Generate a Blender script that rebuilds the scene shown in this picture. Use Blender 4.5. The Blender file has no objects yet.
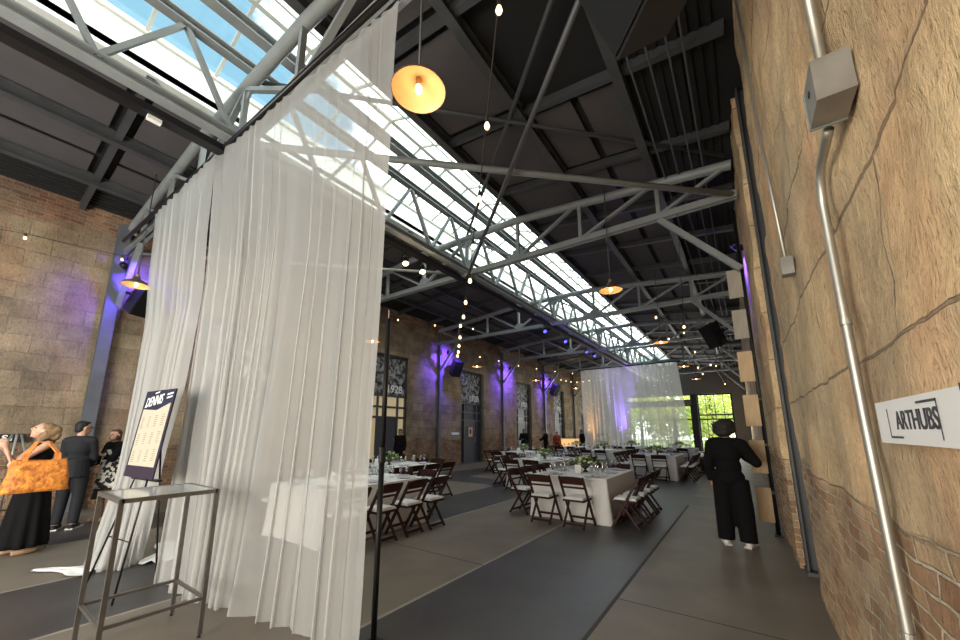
import bpy, bmesh, math, random
from mathutils import Vector, Matrix, noise
random.seed(7)
S = bpy.context.scene
COL = S.collection
PI = math.pi
R = math.radians

# ------------------------------------------------------------------ camera, sky, daylight, exposure
cam = bpy.data.objects.new('camera', bpy.data.cameras.new('camera')); COL.objects.link(cam)
cam.data.sensor_width = 36; cam.data.lens = 372 * 36 / 960
cam.data.shift_y = 40 / 960; cam.data.clip_start = .05; cam.data.clip_end = 300
cam.location = (0, 0, 1.55)
cam.rotation_euler = (PI/2 + math.atan(71/372), 0, math.atan(266/math.hypot(372, 71)))
S.camera = cam
S.view_settings.view_transform = 'Standard'; S.view_settings.look = 'None'
S.view_settings.exposure = 0.5; S.view_settings.gamma = 1.0; S.view_settings.use_curve_mapping = False
S.cycles.use_denoising = True
S.cycles.max_bounces = 8; S.cycles.diffuse_bounces = 4; S.cycles.transparent_max_bounces = 24
S.cycles.sample_clamp_indirect = 4.0
S.cycles.caustics_reflective = False; S.cycles.caustics_refractive = False

W = bpy.data.worlds.new('sky'); S.world = W; W.use_nodes = True
nt = W.node_tree; N = nt.nodes; L = nt.links; N.clear()
wo = N.new('ShaderNodeOutputWorld'); bg = N.new('ShaderNodeBackground')
tc = N.new('ShaderNodeTexCoord'); nz = N.new('ShaderNodeTexNoise')
nz.inputs['Scale'].default_value = 2.6; nz.inputs['Detail'].default_value = 7; nz.inputs['Roughness'].default_value = .6
rp = N.new('ShaderNodeValToRGB')
rp.color_ramp.elements[0].position = .44; rp.color_ramp.elements[0].color = (.95, .98, .97, 1)
rp.color_ramp.elements[1].position = .62; rp.color_ramp.elements[1].color = (.066, .122, .166, 1)
sx = N.new('ShaderNodeSeparateXYZ'); mr = N.new('ShaderNodeMapRange')
ad = N.new('ShaderNodeMath'); ad.operation = 'ADD'
L.new(tc.outputs['Generated'], nz.inputs['Vector']); L.new(tc.outputs['Generated'], sx.inputs[0])
my = N.new('ShaderNodeMath'); my.operation = 'MULTIPLY_ADD'; my.inputs[1].default_value = .8; L.new(sx.outputs['Y'], my.inputs[0]); L.new(sx.outputs['X'], my.inputs[2])
ng = N.new('ShaderNodeMath'); ng.operation = 'MULTIPLY'; ng.inputs[1].default_value = -1; L.new(my.outputs[0], ng.inputs[0])
L.new(ng.outputs[0], mr.inputs[0])     # clear blue low in the west, white overcast overhead and to the north
mr.inputs[1].default_value = .0; mr.inputs[2].default_value = .36; mr.inputs[3].default_value = -.20; mr.inputs[4].default_value = .19
L.new(nz.outputs['Fac'], ad.inputs[0]); L.new(mr.outputs[0], ad.inputs[1]); L.new(ad.outputs[0], rp.inputs[0])
L.new(rp.outputs[0], bg.inputs['Color']); bg.inputs['Strength'].default_value = 4.5
L.new(bg.outputs[0], wo.inputs[0])

def area(name, loc, rot, sx_, sy_, energy, color=(1, 1, 1), portal=False):
    d = bpy.data.lights.new(name, 'AREA'); d.shape = 'RECTANGLE'; d.size = sx_; d.size_y = sy_
    d.energy = energy; d.color = color
    if portal: d.cycles.is_portal = True
    o = bpy.data.objects.new(name, d); COL.objects.link(o); o.location = loc; o.rotation_euler = rot
    return o
# daylight entering the skylight (portal guides sky sampling) and the glazed entrance front behind the viewer
area('skylight_portal', (-5.4, 15, 7.36), (0, 0, 0), 2.5, 37.4, 1, portal=True)
area('entrance_daylight', (-3.4, -4.6, 1.75), (R(90), 0, 0), 6.0, 2.7, 560, (1.0, .89, .74))
area('far_glazing_daylight', (-4.4, 34.25, 2.2), (R(-90), 0, 0), 7.4, 4.2, 420, (1, .98, .93))

# ------------------------------------------------------------------ materials
def mat(name, c, rough=.6, metal=0, bump=0, bscale=20, var=0, vscale=6, emit=None, estr=0, spec=.5, stretch=None):
    m = bpy.data.materials.new(name); m.use_nodes = True
    n = m.node_tree.nodes; l = m.node_tree.links; b = n['Principled BSDF']
    b.inputs['Base Color'].default_value = (*c, 1); b.inputs['Roughness'].default_value = rough
    b.inputs['Metallic'].default_value = metal; b.inputs['Specular IOR Level'].default_value = spec
    t = n.new('ShaderNodeTexCoord'); src = t.outputs['Object']
    if stretch:
        mp = n.new('ShaderNodeMapping'); mp.inputs['Scale'].default_value = stretch; l.new(src, mp.inputs[0]); src = mp.outputs[0]
    if var:
        z = n.new('ShaderNodeTexNoise'); z.inputs['Scale'].default_value = vscale; z.inputs['Detail'].default_value = 6
        l.new(src, z.inputs['Vector'])
        r = n.new('ShaderNodeValToRGB'); r.color_ramp.elements[0].position = .3; r.color_ramp.elements[1].position = .7
        r.color_ramp.elements[0].color = (*[max(0, x*(1-var)) for x in c], 1); r.color_ramp.elements[1].color = (*[min(1, x*(1+var)) for x in c], 1)
        l.new(z.outputs['Fac'], r.inputs[0]); l.new(r.outputs[0], b.inputs['Base Color'])
    if bump:
        z = n.new('ShaderNodeTexNoise'); z.inputs['Scale'].default_value = bscale; z.inputs['Detail'].default_value = 5
        l.new(src, z.inputs['Vector']); bp = n.new('ShaderNodeBump'); bp.inputs['Strength'].default_value = bump
        bp.inputs['Distance'].default_value = .02
        l.new(z.outputs['Fac'], bp.inputs['Height']); l.new(bp.outputs[0], b.inputs['Normal'])
    if emit:
        b.inputs['Emission Color'].default_value = (*emit, 1); b.inputs['Emission Strength'].default_value = estr
    return m

def sheer(name, c, opac):
    m = bpy.data.materials.new(name); m.use_nodes = True
    n = m.node_tree.nodes; l = m.node_tree.links; n.clear()
    o = n.new('ShaderNodeOutputMaterial'); mx = n.new('ShaderNodeMixShader'); tr = n.new('ShaderNodeBsdfTransparent')
    df = n.new('ShaderNodeBsdfDiffuse'); tl = n.new('ShaderNodeBsdfTranslucent'); m2 = n.new('ShaderNodeMixShader')
    df.inputs[0].default_value = (*c, 1); tl.inputs[0].default_value = (*c, 1)
    m2.inputs[0].default_value = .5; mx.inputs[0].default_value = opac
    l.new(df.outputs[0], m2.inputs[1]); l.new(tl.outputs[0], m2.inputs[2])
    l.new(tr.outputs[0], mx.inputs[1]); l.new(m2.outputs[0], mx.inputs[2]); l.new(mx.outputs[0], o.inputs[0])
    return m

def leafmat(name, c):
    m = bpy.data.materials.new(name); m.use_nodes = True
    n = m.node_tree.nodes; l = m.node_tree.links; n.clear()
    o = n.new('ShaderNodeOutputMaterial'); a = n.new('ShaderNodeBsdfDiffuse'); b = n.new('ShaderNodeBsdfTranslucent'); x = n.new('ShaderNodeMixShader')
    t = n.new('ShaderNodeTexCoord'); z = n.new('ShaderNodeTexNoise'); z.inputs['Scale'].default_value = 1.3; l.new(t.outputs['Object'], z.inputs['Vector'])
    r = n.new('ShaderNodeValToRGB'); r.color_ramp.elements[0].position = .35; r.color_ramp.elements[1].position = .65
    r.color_ramp.elements[0].color = (c[0]*.55, c[1]*.75, c[2]*.8, 1); r.color_ramp.elements[1].color = (min(1, c[0]*1.25), min(1, c[1]*1.2), c[2]*1.3, 1)
    l.new(z.outputs['Fac'], r.inputs[0]); l.new(r.outputs[0], a.inputs[0]); l.new(r.outputs[0], b.inputs[0]); x.inputs[0].default_value = .5
    l.new(a.outputs[0], x.inputs[1]); l.new(b.outputs[0], x.inputs[2]); l.new(x.outputs[0], o.inputs[0]); return m
def glass(name, tint=(.93, .97, .95), refl=.08, rough=.02):
    m = bpy.data.materials.new(name); m.use_nodes = True
    n = m.node_tree.nodes; l = m.node_tree.links; n.clear()
    o = n.new('ShaderNodeOutputMaterial'); mx = n.new('ShaderNodeMixShader'); tr = n.new('ShaderNodeBsdfTransparent')
    gl = n.new('ShaderNodeBsdfGlossy'); gl.inputs['Roughness'].default_value = rough
    tr.inputs[0].default_value = (*tint, 1); mx.inputs[0].default_value = refl
    l.new(tr.outputs[0], mx.inputs[1]); l.new(gl.outputs[0], mx.inputs[2]); l.new(mx.outputs[0], o.inputs[0])
    return m

def stone(name, bw, bh, c1, c2, cm, off=(0, 0), lowz=1.15, topz=None, bumpd=.02, blotch=None, tints=((.80, .84, .90), (1.05, .84, .78)), bricks=((.26, .145, .09), (.40, .28, .18), (.40, .34, .27)), pits=0):
    """coursed sandstone in the wall's own y-z plane, brick at the foot (and above topz)"""
    m = bpy.data.materials.new(name); m.use_nodes = True
    n = m.node_tree.nodes; l = m.node_tree.links; b = n['Principled BSDF']
    b.inputs['Roughness'].default_value = .88; b.inputs['Specular IOR Level'].default_value = .25
    t = n.new('ShaderNodeTexCoord'); s = n.new('ShaderNodeSeparateXYZ'); l.new(t.outputs['Object'], s.inputs[0])
    wob = n.new('ShaderNodeTexNoise'); wob.inputs['Scale'].default_value = 2.2; wob.inputs['Detail'].default_value = 6; wob.inputs['Roughness'].default_value = .65
    l.new(t.outputs['Object'], wob.inputs['Vector'])
    def math_(op, a, bb):
        k = n.new('ShaderNodeMath'); k.operation = op
        for i, q in enumerate((a, bb)):
            if isinstance(q, (int, float)): k.inputs[i].default_value = q
            else: l.new(q, k.inputs[i])
        return k.outputs[0]
    w = math_('MULTIPLY', math_('SUBTRACT', wob.outputs['Fac'], .5), .07)
    cv = n.new('ShaderNodeCombineXYZ')
    l.new(math_('ADD', math_('ADD', s.outputs['Y'], math_('MULTIPLY', s.outputs['X'], .7)), math_('ADD', w, off[0])), cv.inputs[0]); l.new(math_('ADD', s.outputs['Z'], math_('ADD', w, off[1])), cv.inputs[1])
    def brick(w_, h_, k1, k2, km, mort, bias=0):
        q = n.new('ShaderNodeTexBrick'); q.inputs['Scale'].default_value = 1; q.inputs['Brick Width'].default_value = w_; q.inputs['Row Height'].default_value = h_
        q.inputs['Mortar Size'].default_value = mort; q.inputs['Mortar Smooth'].default_value = .4; q.inputs['Bias'].default_value = bias
        q.inputs['Color1'].default_value = (*k1, 1); q.inputs['Color2'].default_value = (*k2, 1); q.inputs['Mortar'].default_value = (*km, 1)
        l.new(cv.outputs[0], q.inputs['Vector']); return q
    A = brick(bw, bh, c1, c2, cm, .008); B = brick(.23, .078, *bricks, .008)
    # masks
    mz = n.new('ShaderNodeMapRange'); mz.inputs[1].default_value = lowz-.02; mz.inputs[2].default_value = lowz+.02; mz.inputs[3].default_value = 1; mz.inputs[4].default_value = 0
    st = n.new('ShaderNodeTexNoise'); st.inputs['Scale'].default_value = 1.1; st.inputs['Detail'].default_value = 1
    l.new(t.outputs['Object'], st.inputs['Vector'])
    l.new(math_('ADD', s.outputs['Z'], math_('MULTIPLY', math_('SUBTRACT', st.outputs['Fac'], .5), .5)), mz.inputs[0])
    mask = mz.outputs[0]
    if topz:
        mt = n.new('ShaderNodeMapRange'); mt.inputs[1].default_value = topz-.02; mt.inputs[2].default_value = topz+.02
        l.new(math_('ADD', s.outputs['Z'], math_('MULTIPLY', math_('SUBTRACT', st.outputs['Fac'], .5), .9)), mt.inputs[0])
        mask = math_('MAXIMUM', mask, mt.outputs[0])
    mx = n.new('ShaderNodeMixRGB'); l.new(mask, mx.inputs[0]); l.new(A.outputs[0], mx.inputs[1]); l.new(B.outputs[0], mx.inputs[2])
    # weathering blotches and fine tooling grain
    bl = n.new('ShaderNodeTexNoise'); bl.inputs['Scale'].default_value = 1.7; bl.inputs['Detail'].default_value = 8; bl.inputs['Roughness'].default_value = .7
    l.new(t.outputs['Object'], bl.inputs['Vector'])
    r = n.new('ShaderNodeValToRGB'); r.color_ramp.elements[0].position = .32; r.color_ramp.elements[1].position = .72
    lo, hi = blotch or ((.62, .60, .60), (1.28, 1.2, 1.1))
    r.color_ramp.elements[0].color = (*lo, 1); r.color_ramp.elements[1].color = (*hi, 1)
    l.new(bl.outputs['Fac'], r.inputs[0])
    ml = n.new('ShaderNodeMixRGB'); ml.blend_type = 'MULTIPLY'; ml.inputs[0].default_value = 1; l.new(mx.outputs[0], ml.inputs[1]); l.new(r.outputs[0], ml.inputs[2])
    fg = n.new('ShaderNodeTexNoise'); fg.inputs['Scale'].default_value = 38; fg.inputs['Detail'].default_value = 6; fg.inputs['Roughness'].default_value = .75
    mp = n.new('ShaderNodeMapping'); mp.inputs['Scale'].default_value = (1, 1, .45); l.new(t.outputs['Object'], mp.inputs[0]); l.new(mp.outputs[0], fg.inputs['Vector'])
    r2 = n.new('ShaderNodeValToRGB'); r2.color_ramp.elements[0].position = .25; r2.color_ramp.elements[1].position = .75
    r2.color_ramp.elements[0].color = (.70, .67, .64, 1); r2.color_ramp.elements[1].color = (1.18, 1.18, 1.18, 1); l.new(fg.outputs['Fac'], r2.inputs[0])
    m3 = n.new('ShaderNodeMixRGB'); m3.blend_type = 'MULTIPLY'; m3.inputs[0].default_value = .8; l.new(ml.outputs[0], m3.inputs[1]); l.new(r2.outputs[0], m3.inputs[2])
    # grey and rosy beds in the stone, upright tooling streaks
    last = m3.outputs[0]
    for sc_, lo_, hi_, col_, off_ in ((.9, .50, .66, tints[0], 3.7), (1.3, .52, .68, tints[1], 11.3)):
        gm = n.new('ShaderNodeMapping'); gm.inputs['Location'].default_value = (off_, off_*2, off_); gm.inputs['Scale'].default_value = (1, 1, .55); l.new(t.outputs['Object'], gm.inputs[0])
        gn = n.new('ShaderNodeTexNoise'); gn.inputs['Scale'].default_value = sc_; gn.inputs['Detail'].default_value = 5; l.new(gm.outputs[0], gn.inputs['Vector'])
        gr = n.new('ShaderNodeMapRange'); gr.inputs[1].default_value = lo_; gr.inputs[2].default_value = hi_; gr.inputs[4].default_value = .75; l.new(gn.outputs['Fac'], gr.inputs[0])
        gx = n.new('ShaderNodeMixRGB'); gx.blend_type = 'MULTIPLY'; gx.inputs[2].default_value = (*col_, 1); l.new(gr.outputs[0], gx.inputs[0]); l.new(last, gx.inputs[1]); last = gx.outputs[0]
    sm = n.new('ShaderNodeMapping'); sm.inputs['Scale'].default_value = (30, 30, 2.2); l.new(t.outputs['Object'], sm.inputs[0])
    sn = n.new('ShaderNodeTexNoise'); sn.inputs['Scale'].default_value = 1; sn.inputs['Detail'].default_value = 4; sn.inputs['Roughness'].default_value = .7; l.new(sm.outputs[0], sn.inputs['Vector'])
    sr = n.new('ShaderNodeValToRGB'); sr.color_ramp.elements[0].position = .3; sr.color_ramp.elements[1].position = .7
    sr.color_ramp.elements[0].color = (.72, .70, .68, 1); sr.color_ramp.elements[1].color = (1.2, 1.2, 1.2, 1); l.new(sn.outputs['Fac'], sr.inputs[0])
    s3 = n.new('ShaderNodeMixRGB'); s3.blend_type = 'MULTIPLY'; s3.inputs[0].default_value = .4; l.new(last, s3.inputs[1]); l.new(sr.outputs[0], s3.inputs[2])
    last = s3.outputs[0]
    pn = n.new('ShaderNodeTexNoise'); pn.inputs['Scale'].default_value = 85 if pits else 55; pn.inputs['Detail'].default_value = 3; l.new(mp.outputs[0], pn.inputs['Vector'])
    pr = n.new('ShaderNodeMapRange'); pr.inputs[1].default_value = .56; pr.inputs[2].default_value = .68; pr.inputs[3].default_value = 0; pr.inputs[4].default_value = .5 if pits else .4; l.new(pn.outputs['Fac'], pr.inputs[0])
    px_ = n.new('ShaderNodeMixRGB'); px_.blend_type = 'MULTIPLY'; px_.inputs[2].default_value = (.50, .44, .40, 1); l.new(pr.outputs[0], px_.inputs[0]); l.new(last, px_.inputs[1]); last = px_.outputs[0]
    l.new(last, b.inputs['Base Color'])
    fa = math_('MULTIPLY', math_('SUBTRACT', 1, A.outputs['Fac']), 1.0); fb = math_('SUBTRACT', 1, B.outputs['Fac'])
    mf = n.new('ShaderNodeMixRGB'); l.new(mask, mf.inputs[0]); l.new(fa, mf.inputs[1]); l.new(fb, mf.inputs[2])
    hgt = math_('ADD', math_('MULTIPLY', mf.outputs[0], .6), math_('ADD', math_('MULTIPLY', bl.outputs['Fac'], .9), math_('ADD', math_('MULTIPLY', fg.outputs['Fac'], .38), math_('SUBTRACT', math_('MULTIPLY', sn.outputs['Fac'], .14), math_('MULTIPLY', pr.outputs[0], .16)))))
    bp = n.new('ShaderNodeBump'); bp.inputs['Strength'].default_value = .9; bp.inputs['Distance'].default_value = bumpd
    l.new(hgt, bp.inputs['Height']); l.new(bp.outputs[0], b.inputs['Normal'])
    return m

M = {}
M['steel'] = mat('painted_steel', (.24, .26, .262), .45, var=.12, vscale=3)
M['dsteel'] = mat('dark_and_shaded_steel', (.060, .063, .068), .5, var=.15, vscale=3)  # dark steel tone; on the first-bay braces it stands for roof shade
M['colsteel'] = mat('blue_grey_steel', (.115, .125, .145), .5, var=.15, vscale=3)
M['deck'] = mat('black_roof_deck', (.014, .014, .015), .8)
M['panel'] = mat('acoustic_panel', (.082, .074, .077), .9, var=.08, vscale=2)
M['curb'] = mat('white_curb', (.82, .84, .80), .6)
M['frame'] = mat('skylight_frame', (.58, .56, .50), .5)
M['glass'] = glass('clear_glass', refl=.04)
M['floor'] = mat('concrete', (.185, .160, .132), .5, bump=.05, bscale=14, var=.16, vscale=1.6, spec=.35)
M['fdark'] = mat('dark_concrete', (.066, .064, .064), .42, bump=.05, bscale=14, var=.18, vscale=1.6, spec=.4)
M['fline'] = mat('pale_border', (.30, .275, .24), .6, var=.15)
M['joint'] = mat('floor_joint', (.045, .042, .04), .8)
M['stoneL'] = stone('sandstone_left', .64, .335, (.43, .355, .25), (.31, .255, .18), (.30, .26, .20), bumpd=.05, lowz=1.2, topz=5.75, blotch=((.55, .53, .52), (1.32, 1.25, 1.15)))
M['stoneR'] = stone('sandstone_right', 1.15, .62, (.86, .66, .40), (.74, .56, .36), (.42, .33, .23), bricks=((.42, .25, .15), (.66, .48, .30), (.74, .64, .49)), pits=1, off=(.35, .03), lowz=1.22, bumpd=.045, blotch=((.62, .59, .57), (1.2, 1.18, 1.12)), tints=((.66, .74, .86), (1.05, .82, .78)))
M['black'] = mat('matte_black', (.008, .008, .009), .55)
M['blackmetal'] = mat('black_metal', (.012, .012, .013), .35, metal=.3)
M['galv'] = mat('galvanised_steel', (.42, .405, .36), .46, metal=.8, var=.12, vscale=9)
M['boxgrey'] = mat('grey_box', (.30, .285, .26), .45, metal=.5, var=.2, vscale=8)
M['boxside'] = mat('blue_grey_cover', (.23, .29, .31), .5, metal=.2)
M['wood'] = mat('mahogany', (.040, .013, .009), .5, spec=.25, var=.35, vscale=9, stretch=(3, 3, .6))
M['cushion'] = mat('white_cushion', (.80, .79, .78), .6)
M['linen'] = mat('white_linen', (.86, .85, .84), .8, bump=.15, bscale=30)
M['china'] = mat('white_china', (.84, .84, .84), .25)
M['napkin'] = mat('lilac_grey_napkin', (.55, .53, .60), .8)
M['silver'] = mat('cutlery_silver', (.7, .7, .7), .25, metal=1)
M['wine'] = glass('wine_glass', (.92, .93, .94), .22, .05)
M['leaf'] = mat('leaf_green', (.11, .19, .045), .6, var=.4, vscale=20)
M['petal'] = mat('cream_petal', (.75, .76, .55), .6, var=.1)
M['vase'] = mat('dark_vase', (.03, .028, .025), .3)
M['card'] = mat('white_card', (.86, .86, .83), .6)
M['amber'] = mat('amber_enamel', (.88, .52, .24), .45, emit=(1, .45, .10), estr=.0)
M['enamel'] = mat('dark_enamel', (.10, .075, .05), .4)
M['brass'] = mat('brass', (.45, .33, .16), .35, metal=.8)
M['bulb'] = mat('warm_bulb', (1, .8, .5), .3, emit=(1, .66, .30), estr=3.0)
M['bulbbig'] = mat('warm_lamp_bulb', (1, .8, .5), .3, emit=(1, .74, .42), estr=9)
M['fairy'] = mat('fairy_bulb', (1, .95, .85), .3, emit=(1, .92, .78), estr=1.6)
M['socket'] = mat('socket_black', (.02, .015, .012), .5)
M['blueled'] = mat('blue_led', (.05, .05, .4), .3, emit=(.06, .06, 1), estr=2.6)
M['warmled'] = mat('warm_spot_lens', (1, .8, .5), .3, emit=(1, .70, .40), estr=9)
M['ply'] = mat('birch_plywood', (.62, .44, .25), .6, var=.12, vscale=5, stretch=(4, 4, .8))
M['plygrey'] = mat('grey_plywood', (.40, .36, .30), .7, var=.12, vscale=5, stretch=(4, 4, .8))  # greyer plywood tone for the top two boards
M['chrome'] = mat('brushed_steel_tube', (.21, .20, .185), .33, metal=.75, var=.15, vscale=12)
M['top'] = mat('pale_glass_top', (.66, .70, .70), .08, spec=.8)
M['navy'] = mat('navy_print', (.008, .011, .040), .5)
M['plum'] = mat('plum_print', (.018, .011, .032), .5)
M['cream'] = mat('cream_print', (.46, .43, .345), .6)
M['print'] = mat('white_print', (.88, .88, .88), .6)
M['faint'] = mat('faint_print', (.30, .255, .16), .7)
M['sign'] = mat('white_sign', (.74, .73, .72), .5)
M['ink'] = mat('charcoal_ink', (.030, .028, .035), .6)
M['skin'] = mat('skin_light', (.55, .32, .22), .5)
M['skindk'] = mat('skin_tan', (.30, .17, .11), .5)
M['blonde'] = mat('blonde_hair', (.27, .165, .08), .55, bump=.6, bscale=60, var=.35, vscale=25, stretch=(1, 1, .2))
M['dkhair'] = mat('dark_hair', (.010, .008, .007), .6, bump=.6, bscale=70)
M['brhair'] = mat('brown_hair', (.09, .04, .02), .55, bump=.6, bscale=60)
M['blkcloth'] = mat('black_cloth', (.006, .006, .007), .9, spec=.15)
M['suit'] = mat('navy_suit', (.010, .011, .015), .8)
M['shirt'] = mat('shirt', (.7, .7, .7), .8)
M['shoew'] = mat('white_shoe', (.78, .75, .70), .5)
M['shoeb'] = mat('black_shoe', (.012, .011, .010), .4)
M['sole'] = mat('pale_sole', (.6, .58, .54), .6)
M['tan'] = mat('tan_sandal', (.45, .30, .18), .5)
M['bag'] = mat('orange_floral_bag', (.75, .22, .03), .6, var=.6, vscale=16, bump=.8, bscale=28)
M['strap'] = mat('orange_strap', (.72, .24, .05), .6, var=.3, vscale=22)
M['pattern'] = mat('black_white_print', (.3, .3, .29), .8)
M['brown'] = mat('brown_cloth', (.05, .03, .018), .8, var=.4, vscale=12)
M['red'] = mat('rust_red_cloth', (.30, .045, .02), .8, var=.4, vscale=12)
M['tweed'] = mat('tweed_brown', (.20, .14, .09), .9, var=.4, vscale=40)
M['mural'] = mat('mural', (.3, .3, .3), .6)
M['dframe'] = mat('door_steel', (.060, .066, .075), .45)
M['dleaf'] = mat('door_leaf', (.065, .066, .085), .5)
M['pane'] = mat('dark_pane', (.035, .035, .05), .35, spec=.3)
M['lit'] = mat('lit_room_pane', (.5, .42, .28), .4, emit=(1, .80, .45), estr=.2)
M['pink'] = mat('pink_poster', (.70, .42, .36), .6)
M['trunk'] = mat('bark', (.10, .07, .05), .9, bump=.6)
M['treeleaf'] = leafmat('spring_leaves', (.74, .72, .20))
M['grass'] = mat('lawn', (.25, .33, .10), .9, var=.3, vscale=3)
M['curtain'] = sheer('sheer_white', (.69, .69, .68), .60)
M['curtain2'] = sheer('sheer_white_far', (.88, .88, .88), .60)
def patch_pattern():
    for nm, ca, cb, sc, lo, hi in (('pattern', (.01, .01, .01), (.75, .72, .66), 14, .49, .51), ('mural', (.02, .02, .022), (.40, .40, .39), 5.5, .42, .60)):
        m = M[nm]; n = m.node_tree.nodes; l = m.node_tree.links; b = n['Principled BSDF']
        t = n.new('ShaderNodeTexCoord'); z = n.new('ShaderNodeTexNoise'); z.inputs['Scale'].default_value = sc; z.inputs['Detail'].default_value = 5
        r = n.new('ShaderNodeValToRGB'); r.color_ramp.elements[0].position = lo; r.color_ramp.elements[1].position = hi
        r.color_ramp.elements[0].color = (*ca, 1); r.color_ramp.elements[1].color = (*cb, 1)
        l.new(t.outputs['Object'], z.inputs['Vector']); l.new(z.outputs['Fac'], r.inputs[0]); l.new(r.outputs[0], b.inputs['Base Color'])
patch_pattern()

# ------------------------------------------------------------------ helpers
def basis(d):
    d = Vector(d).normalized(); a = Vector((0, 0, 1)) if abs(d.z) < .95 else Vector((0, 1, 0))
    r = d.cross(a).normalized(); return d, r, r.cross(d)
class MB:
    def __init__(s): s.v = []; s.f = []; s.m = []
    def add(s, vs, fs, mi=0):
        o = len(s.v); s.v += [Vector(q) for q in vs]; s.f += [tuple(i+o for i in f) for f in fs]; s.m += [mi]*len(fs); return s
    def box(s, c, d, rz=0, mi=0, rx=0, ry=0):
        mt = Matrix.Rotation(rz, 3, 'Z') @ Matrix.Rotation(ry, 3, 'Y') @ Matrix.Rotation(rx, 3, 'X'); c = Vector(c)
        vs = [c + mt @ Vector((x*d[0]/2, y*d[1]/2, z*d[2]/2)) for z in (-1, 1) for x, y in ((-1, -1), (1, -1), (1, 1), (-1, 1))]
        return s.add(vs, [(3, 2, 1, 0), (4, 5, 6, 7), (0, 1, 5, 4), (1, 2, 6, 5), (2, 3, 7, 6), (3, 0, 4, 7)], mi)
    def span(s, a, b, mi=0):
        return s.box([(p+q)/2 for p, q in zip(a, b)], [abs(p-q) for p, q in zip(a, b)], 0, mi)
    def bar(s, p, q, w, h, mi=0):
        p, q = Vector(p), Vector(q); d, r, u = basis(q-p)
        vs = [e + r*w/2*x + u*h/2*y for e in (p, q) for x, y in ((-1, -1), (1, -1), (1, 1), (-1, 1))]
        return s.add(vs, [(0, 1, 2, 3), (7, 6, 5, 4), (4, 5, 1, 0), (5, 6, 2, 1), (6, 7, 3, 2), (7, 4, 0, 3)], mi)
    def ibeam(s, p, q, w, h, t=.02, mi=0):
        p, q = Vector(p), Vector(q); d, r, u = basis(q-p)
        s.bar(p+u*(h/2-t/2), q+u*(h/2-t/2), w, t, mi); s.bar(p-u*(h/2-t/2), q-u*(h/2-t/2), w, t, mi); s.bar(p, q, t, h-2*t, mi); return s
    def tube(s, pts, r, n=10, mi=0, cap=True):
        pts = [Vector(p) for p in pts]; rs = r if isinstance(r, (list, tuple)) else [r]*len(pts)
        vs = []; fs = []; k = len(pts); pr = None
        for i, p in enumerate(pts):
            d = (pts[min(i+1, k-1)] - pts[max(i-1, 0)])
            if pr is None: d, a, b = basis(d)
            else:
                d = d.normalized(); a = (pr - d*pr.dot(d)).normalized(); b = a.cross(d)
            pr = a
            for j in range(n): vs.append(p + (a*math.cos(2*PI*j/n) + b*math.sin(2*PI*j/n))*rs[i])
        for i in range(k-1):
            for j in range(n): fs.append((i*n+j, i*n+(j+1) % n, (i+1)*n+(j+1) % n, (i+1)*n+j))
        if cap: fs += [tuple(range(n-1, -1, -1)), tuple(range((k-1)*n, k*n))]
        return s.add(vs, fs, mi)
    def lathe(s, prof, c=(0, 0, 0), n=20, mi=0, axis=None):
        c = Vector(c); vs = []; fs = []; k = len(prof)
        if axis is None: mt = Matrix.Identity(3)
        else:
            d, a, b = basis(axis); mt = Matrix((a, b, d)).transposed()
            if mt.determinant() < 0: mt = Matrix((b, a, d)).transposed()
        for r, z in prof:
            for j in range(n): vs.append(c + mt @ Vector((r*math.cos(2*PI*j/n), r*math.sin(2*PI*j/n), z)))
        for i in range(k-1):
            for j in range(n): fs.append((i*n+j, i*n+(j+1) % n, (i+1)*n+(j+1) % n, (i+1)*n+j))
        return s.add(vs, fs, mi)
    def ball(s, c, r, n=12, mi=0, rz=0):
        if not isinstance(r, (tuple, list)): r = (r, r, r)
        mt = Matrix.Rotation(rz, 3, 'Z')
        prof = [(max(math.sin(PI*i/(n//2+2)), .001), -math.cos(PI*i/(n//2+2))) for i in range(n//2+3)]
        o = len(s.v); s.lathe(prof, (0, 0, 0), n, mi); k = len(prof)
        s.f += [tuple(o+i for i in range(n-1, -1, -1)), tuple(o+(k-1)*n+i for i in range(n))]; s.m += [mi, mi]
        for i in range(o, len(s.v)): q = s.v[i]; s.v[i] = Vector(c) + mt @ Vector((q.x*r[0], q.y*r[1], q.z*r[2]))
        return s
    def prism(s, poly, t, mt, mi=0):
        """polygon in local xy, thickness t along local z, 4x4 matrix mt"""
        n = len(poly); vs = [mt @ Vector((x, y, z)) for z in (-t/2, t/2) for x, y in poly]
        fs = [tuple(range(n-1, -1, -1)), tuple(range(n, 2*n))] + [(i, (i+1) % n, n+(i+1) % n, n+i) for i in range(n)]
        return s.add(vs, fs, mi)
    def build(s, name, mats, parent=None, smooth=False, world=False):
        me = bpy.data.meshes.new(name); o_ = parent.location if (world and parent) else Vector((0, 0, 0))
        me.from_pydata([tuple(q - o_) for q in s.v], [], s.f)
        for m in (mats if isinstance(mats, (list, tuple)) else [mats]): me.materials.append(m)
        me.polygons.foreach_set('material_index', s.m)
        if smooth: me.polygons.foreach_set('use_smooth', [True]*len(me.polygons))
        me.update(); o = bpy.data.objects.new(name, me); COL.objects.link(o)
        if parent: o.parent = parent
        return o
def soft(o, ang=40):
    me = o.data; me.polygons.foreach_set('use_smooth', [True]*len(me.polygons))
    try: me.set_sharp_from_angle(angle=R(ang))
    except Exception: pass
    return o
def tag(o, label, cat, group=None, kind=None):
    o['label'] = label; o['category'] = cat
    if group: o['group'] = group
    if kind: o['kind'] = kind
    return o
def thing(name, label, cat, loc=(0, 0, 0), rz=0, group=None):
    o = bpy.data.objects.new(name, None); COL.objects.link(o); o.empty_display_size = .1
    o.location = loc; o.rotation_euler = (0, 0, rz); return tag(o, label, cat, group)
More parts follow.
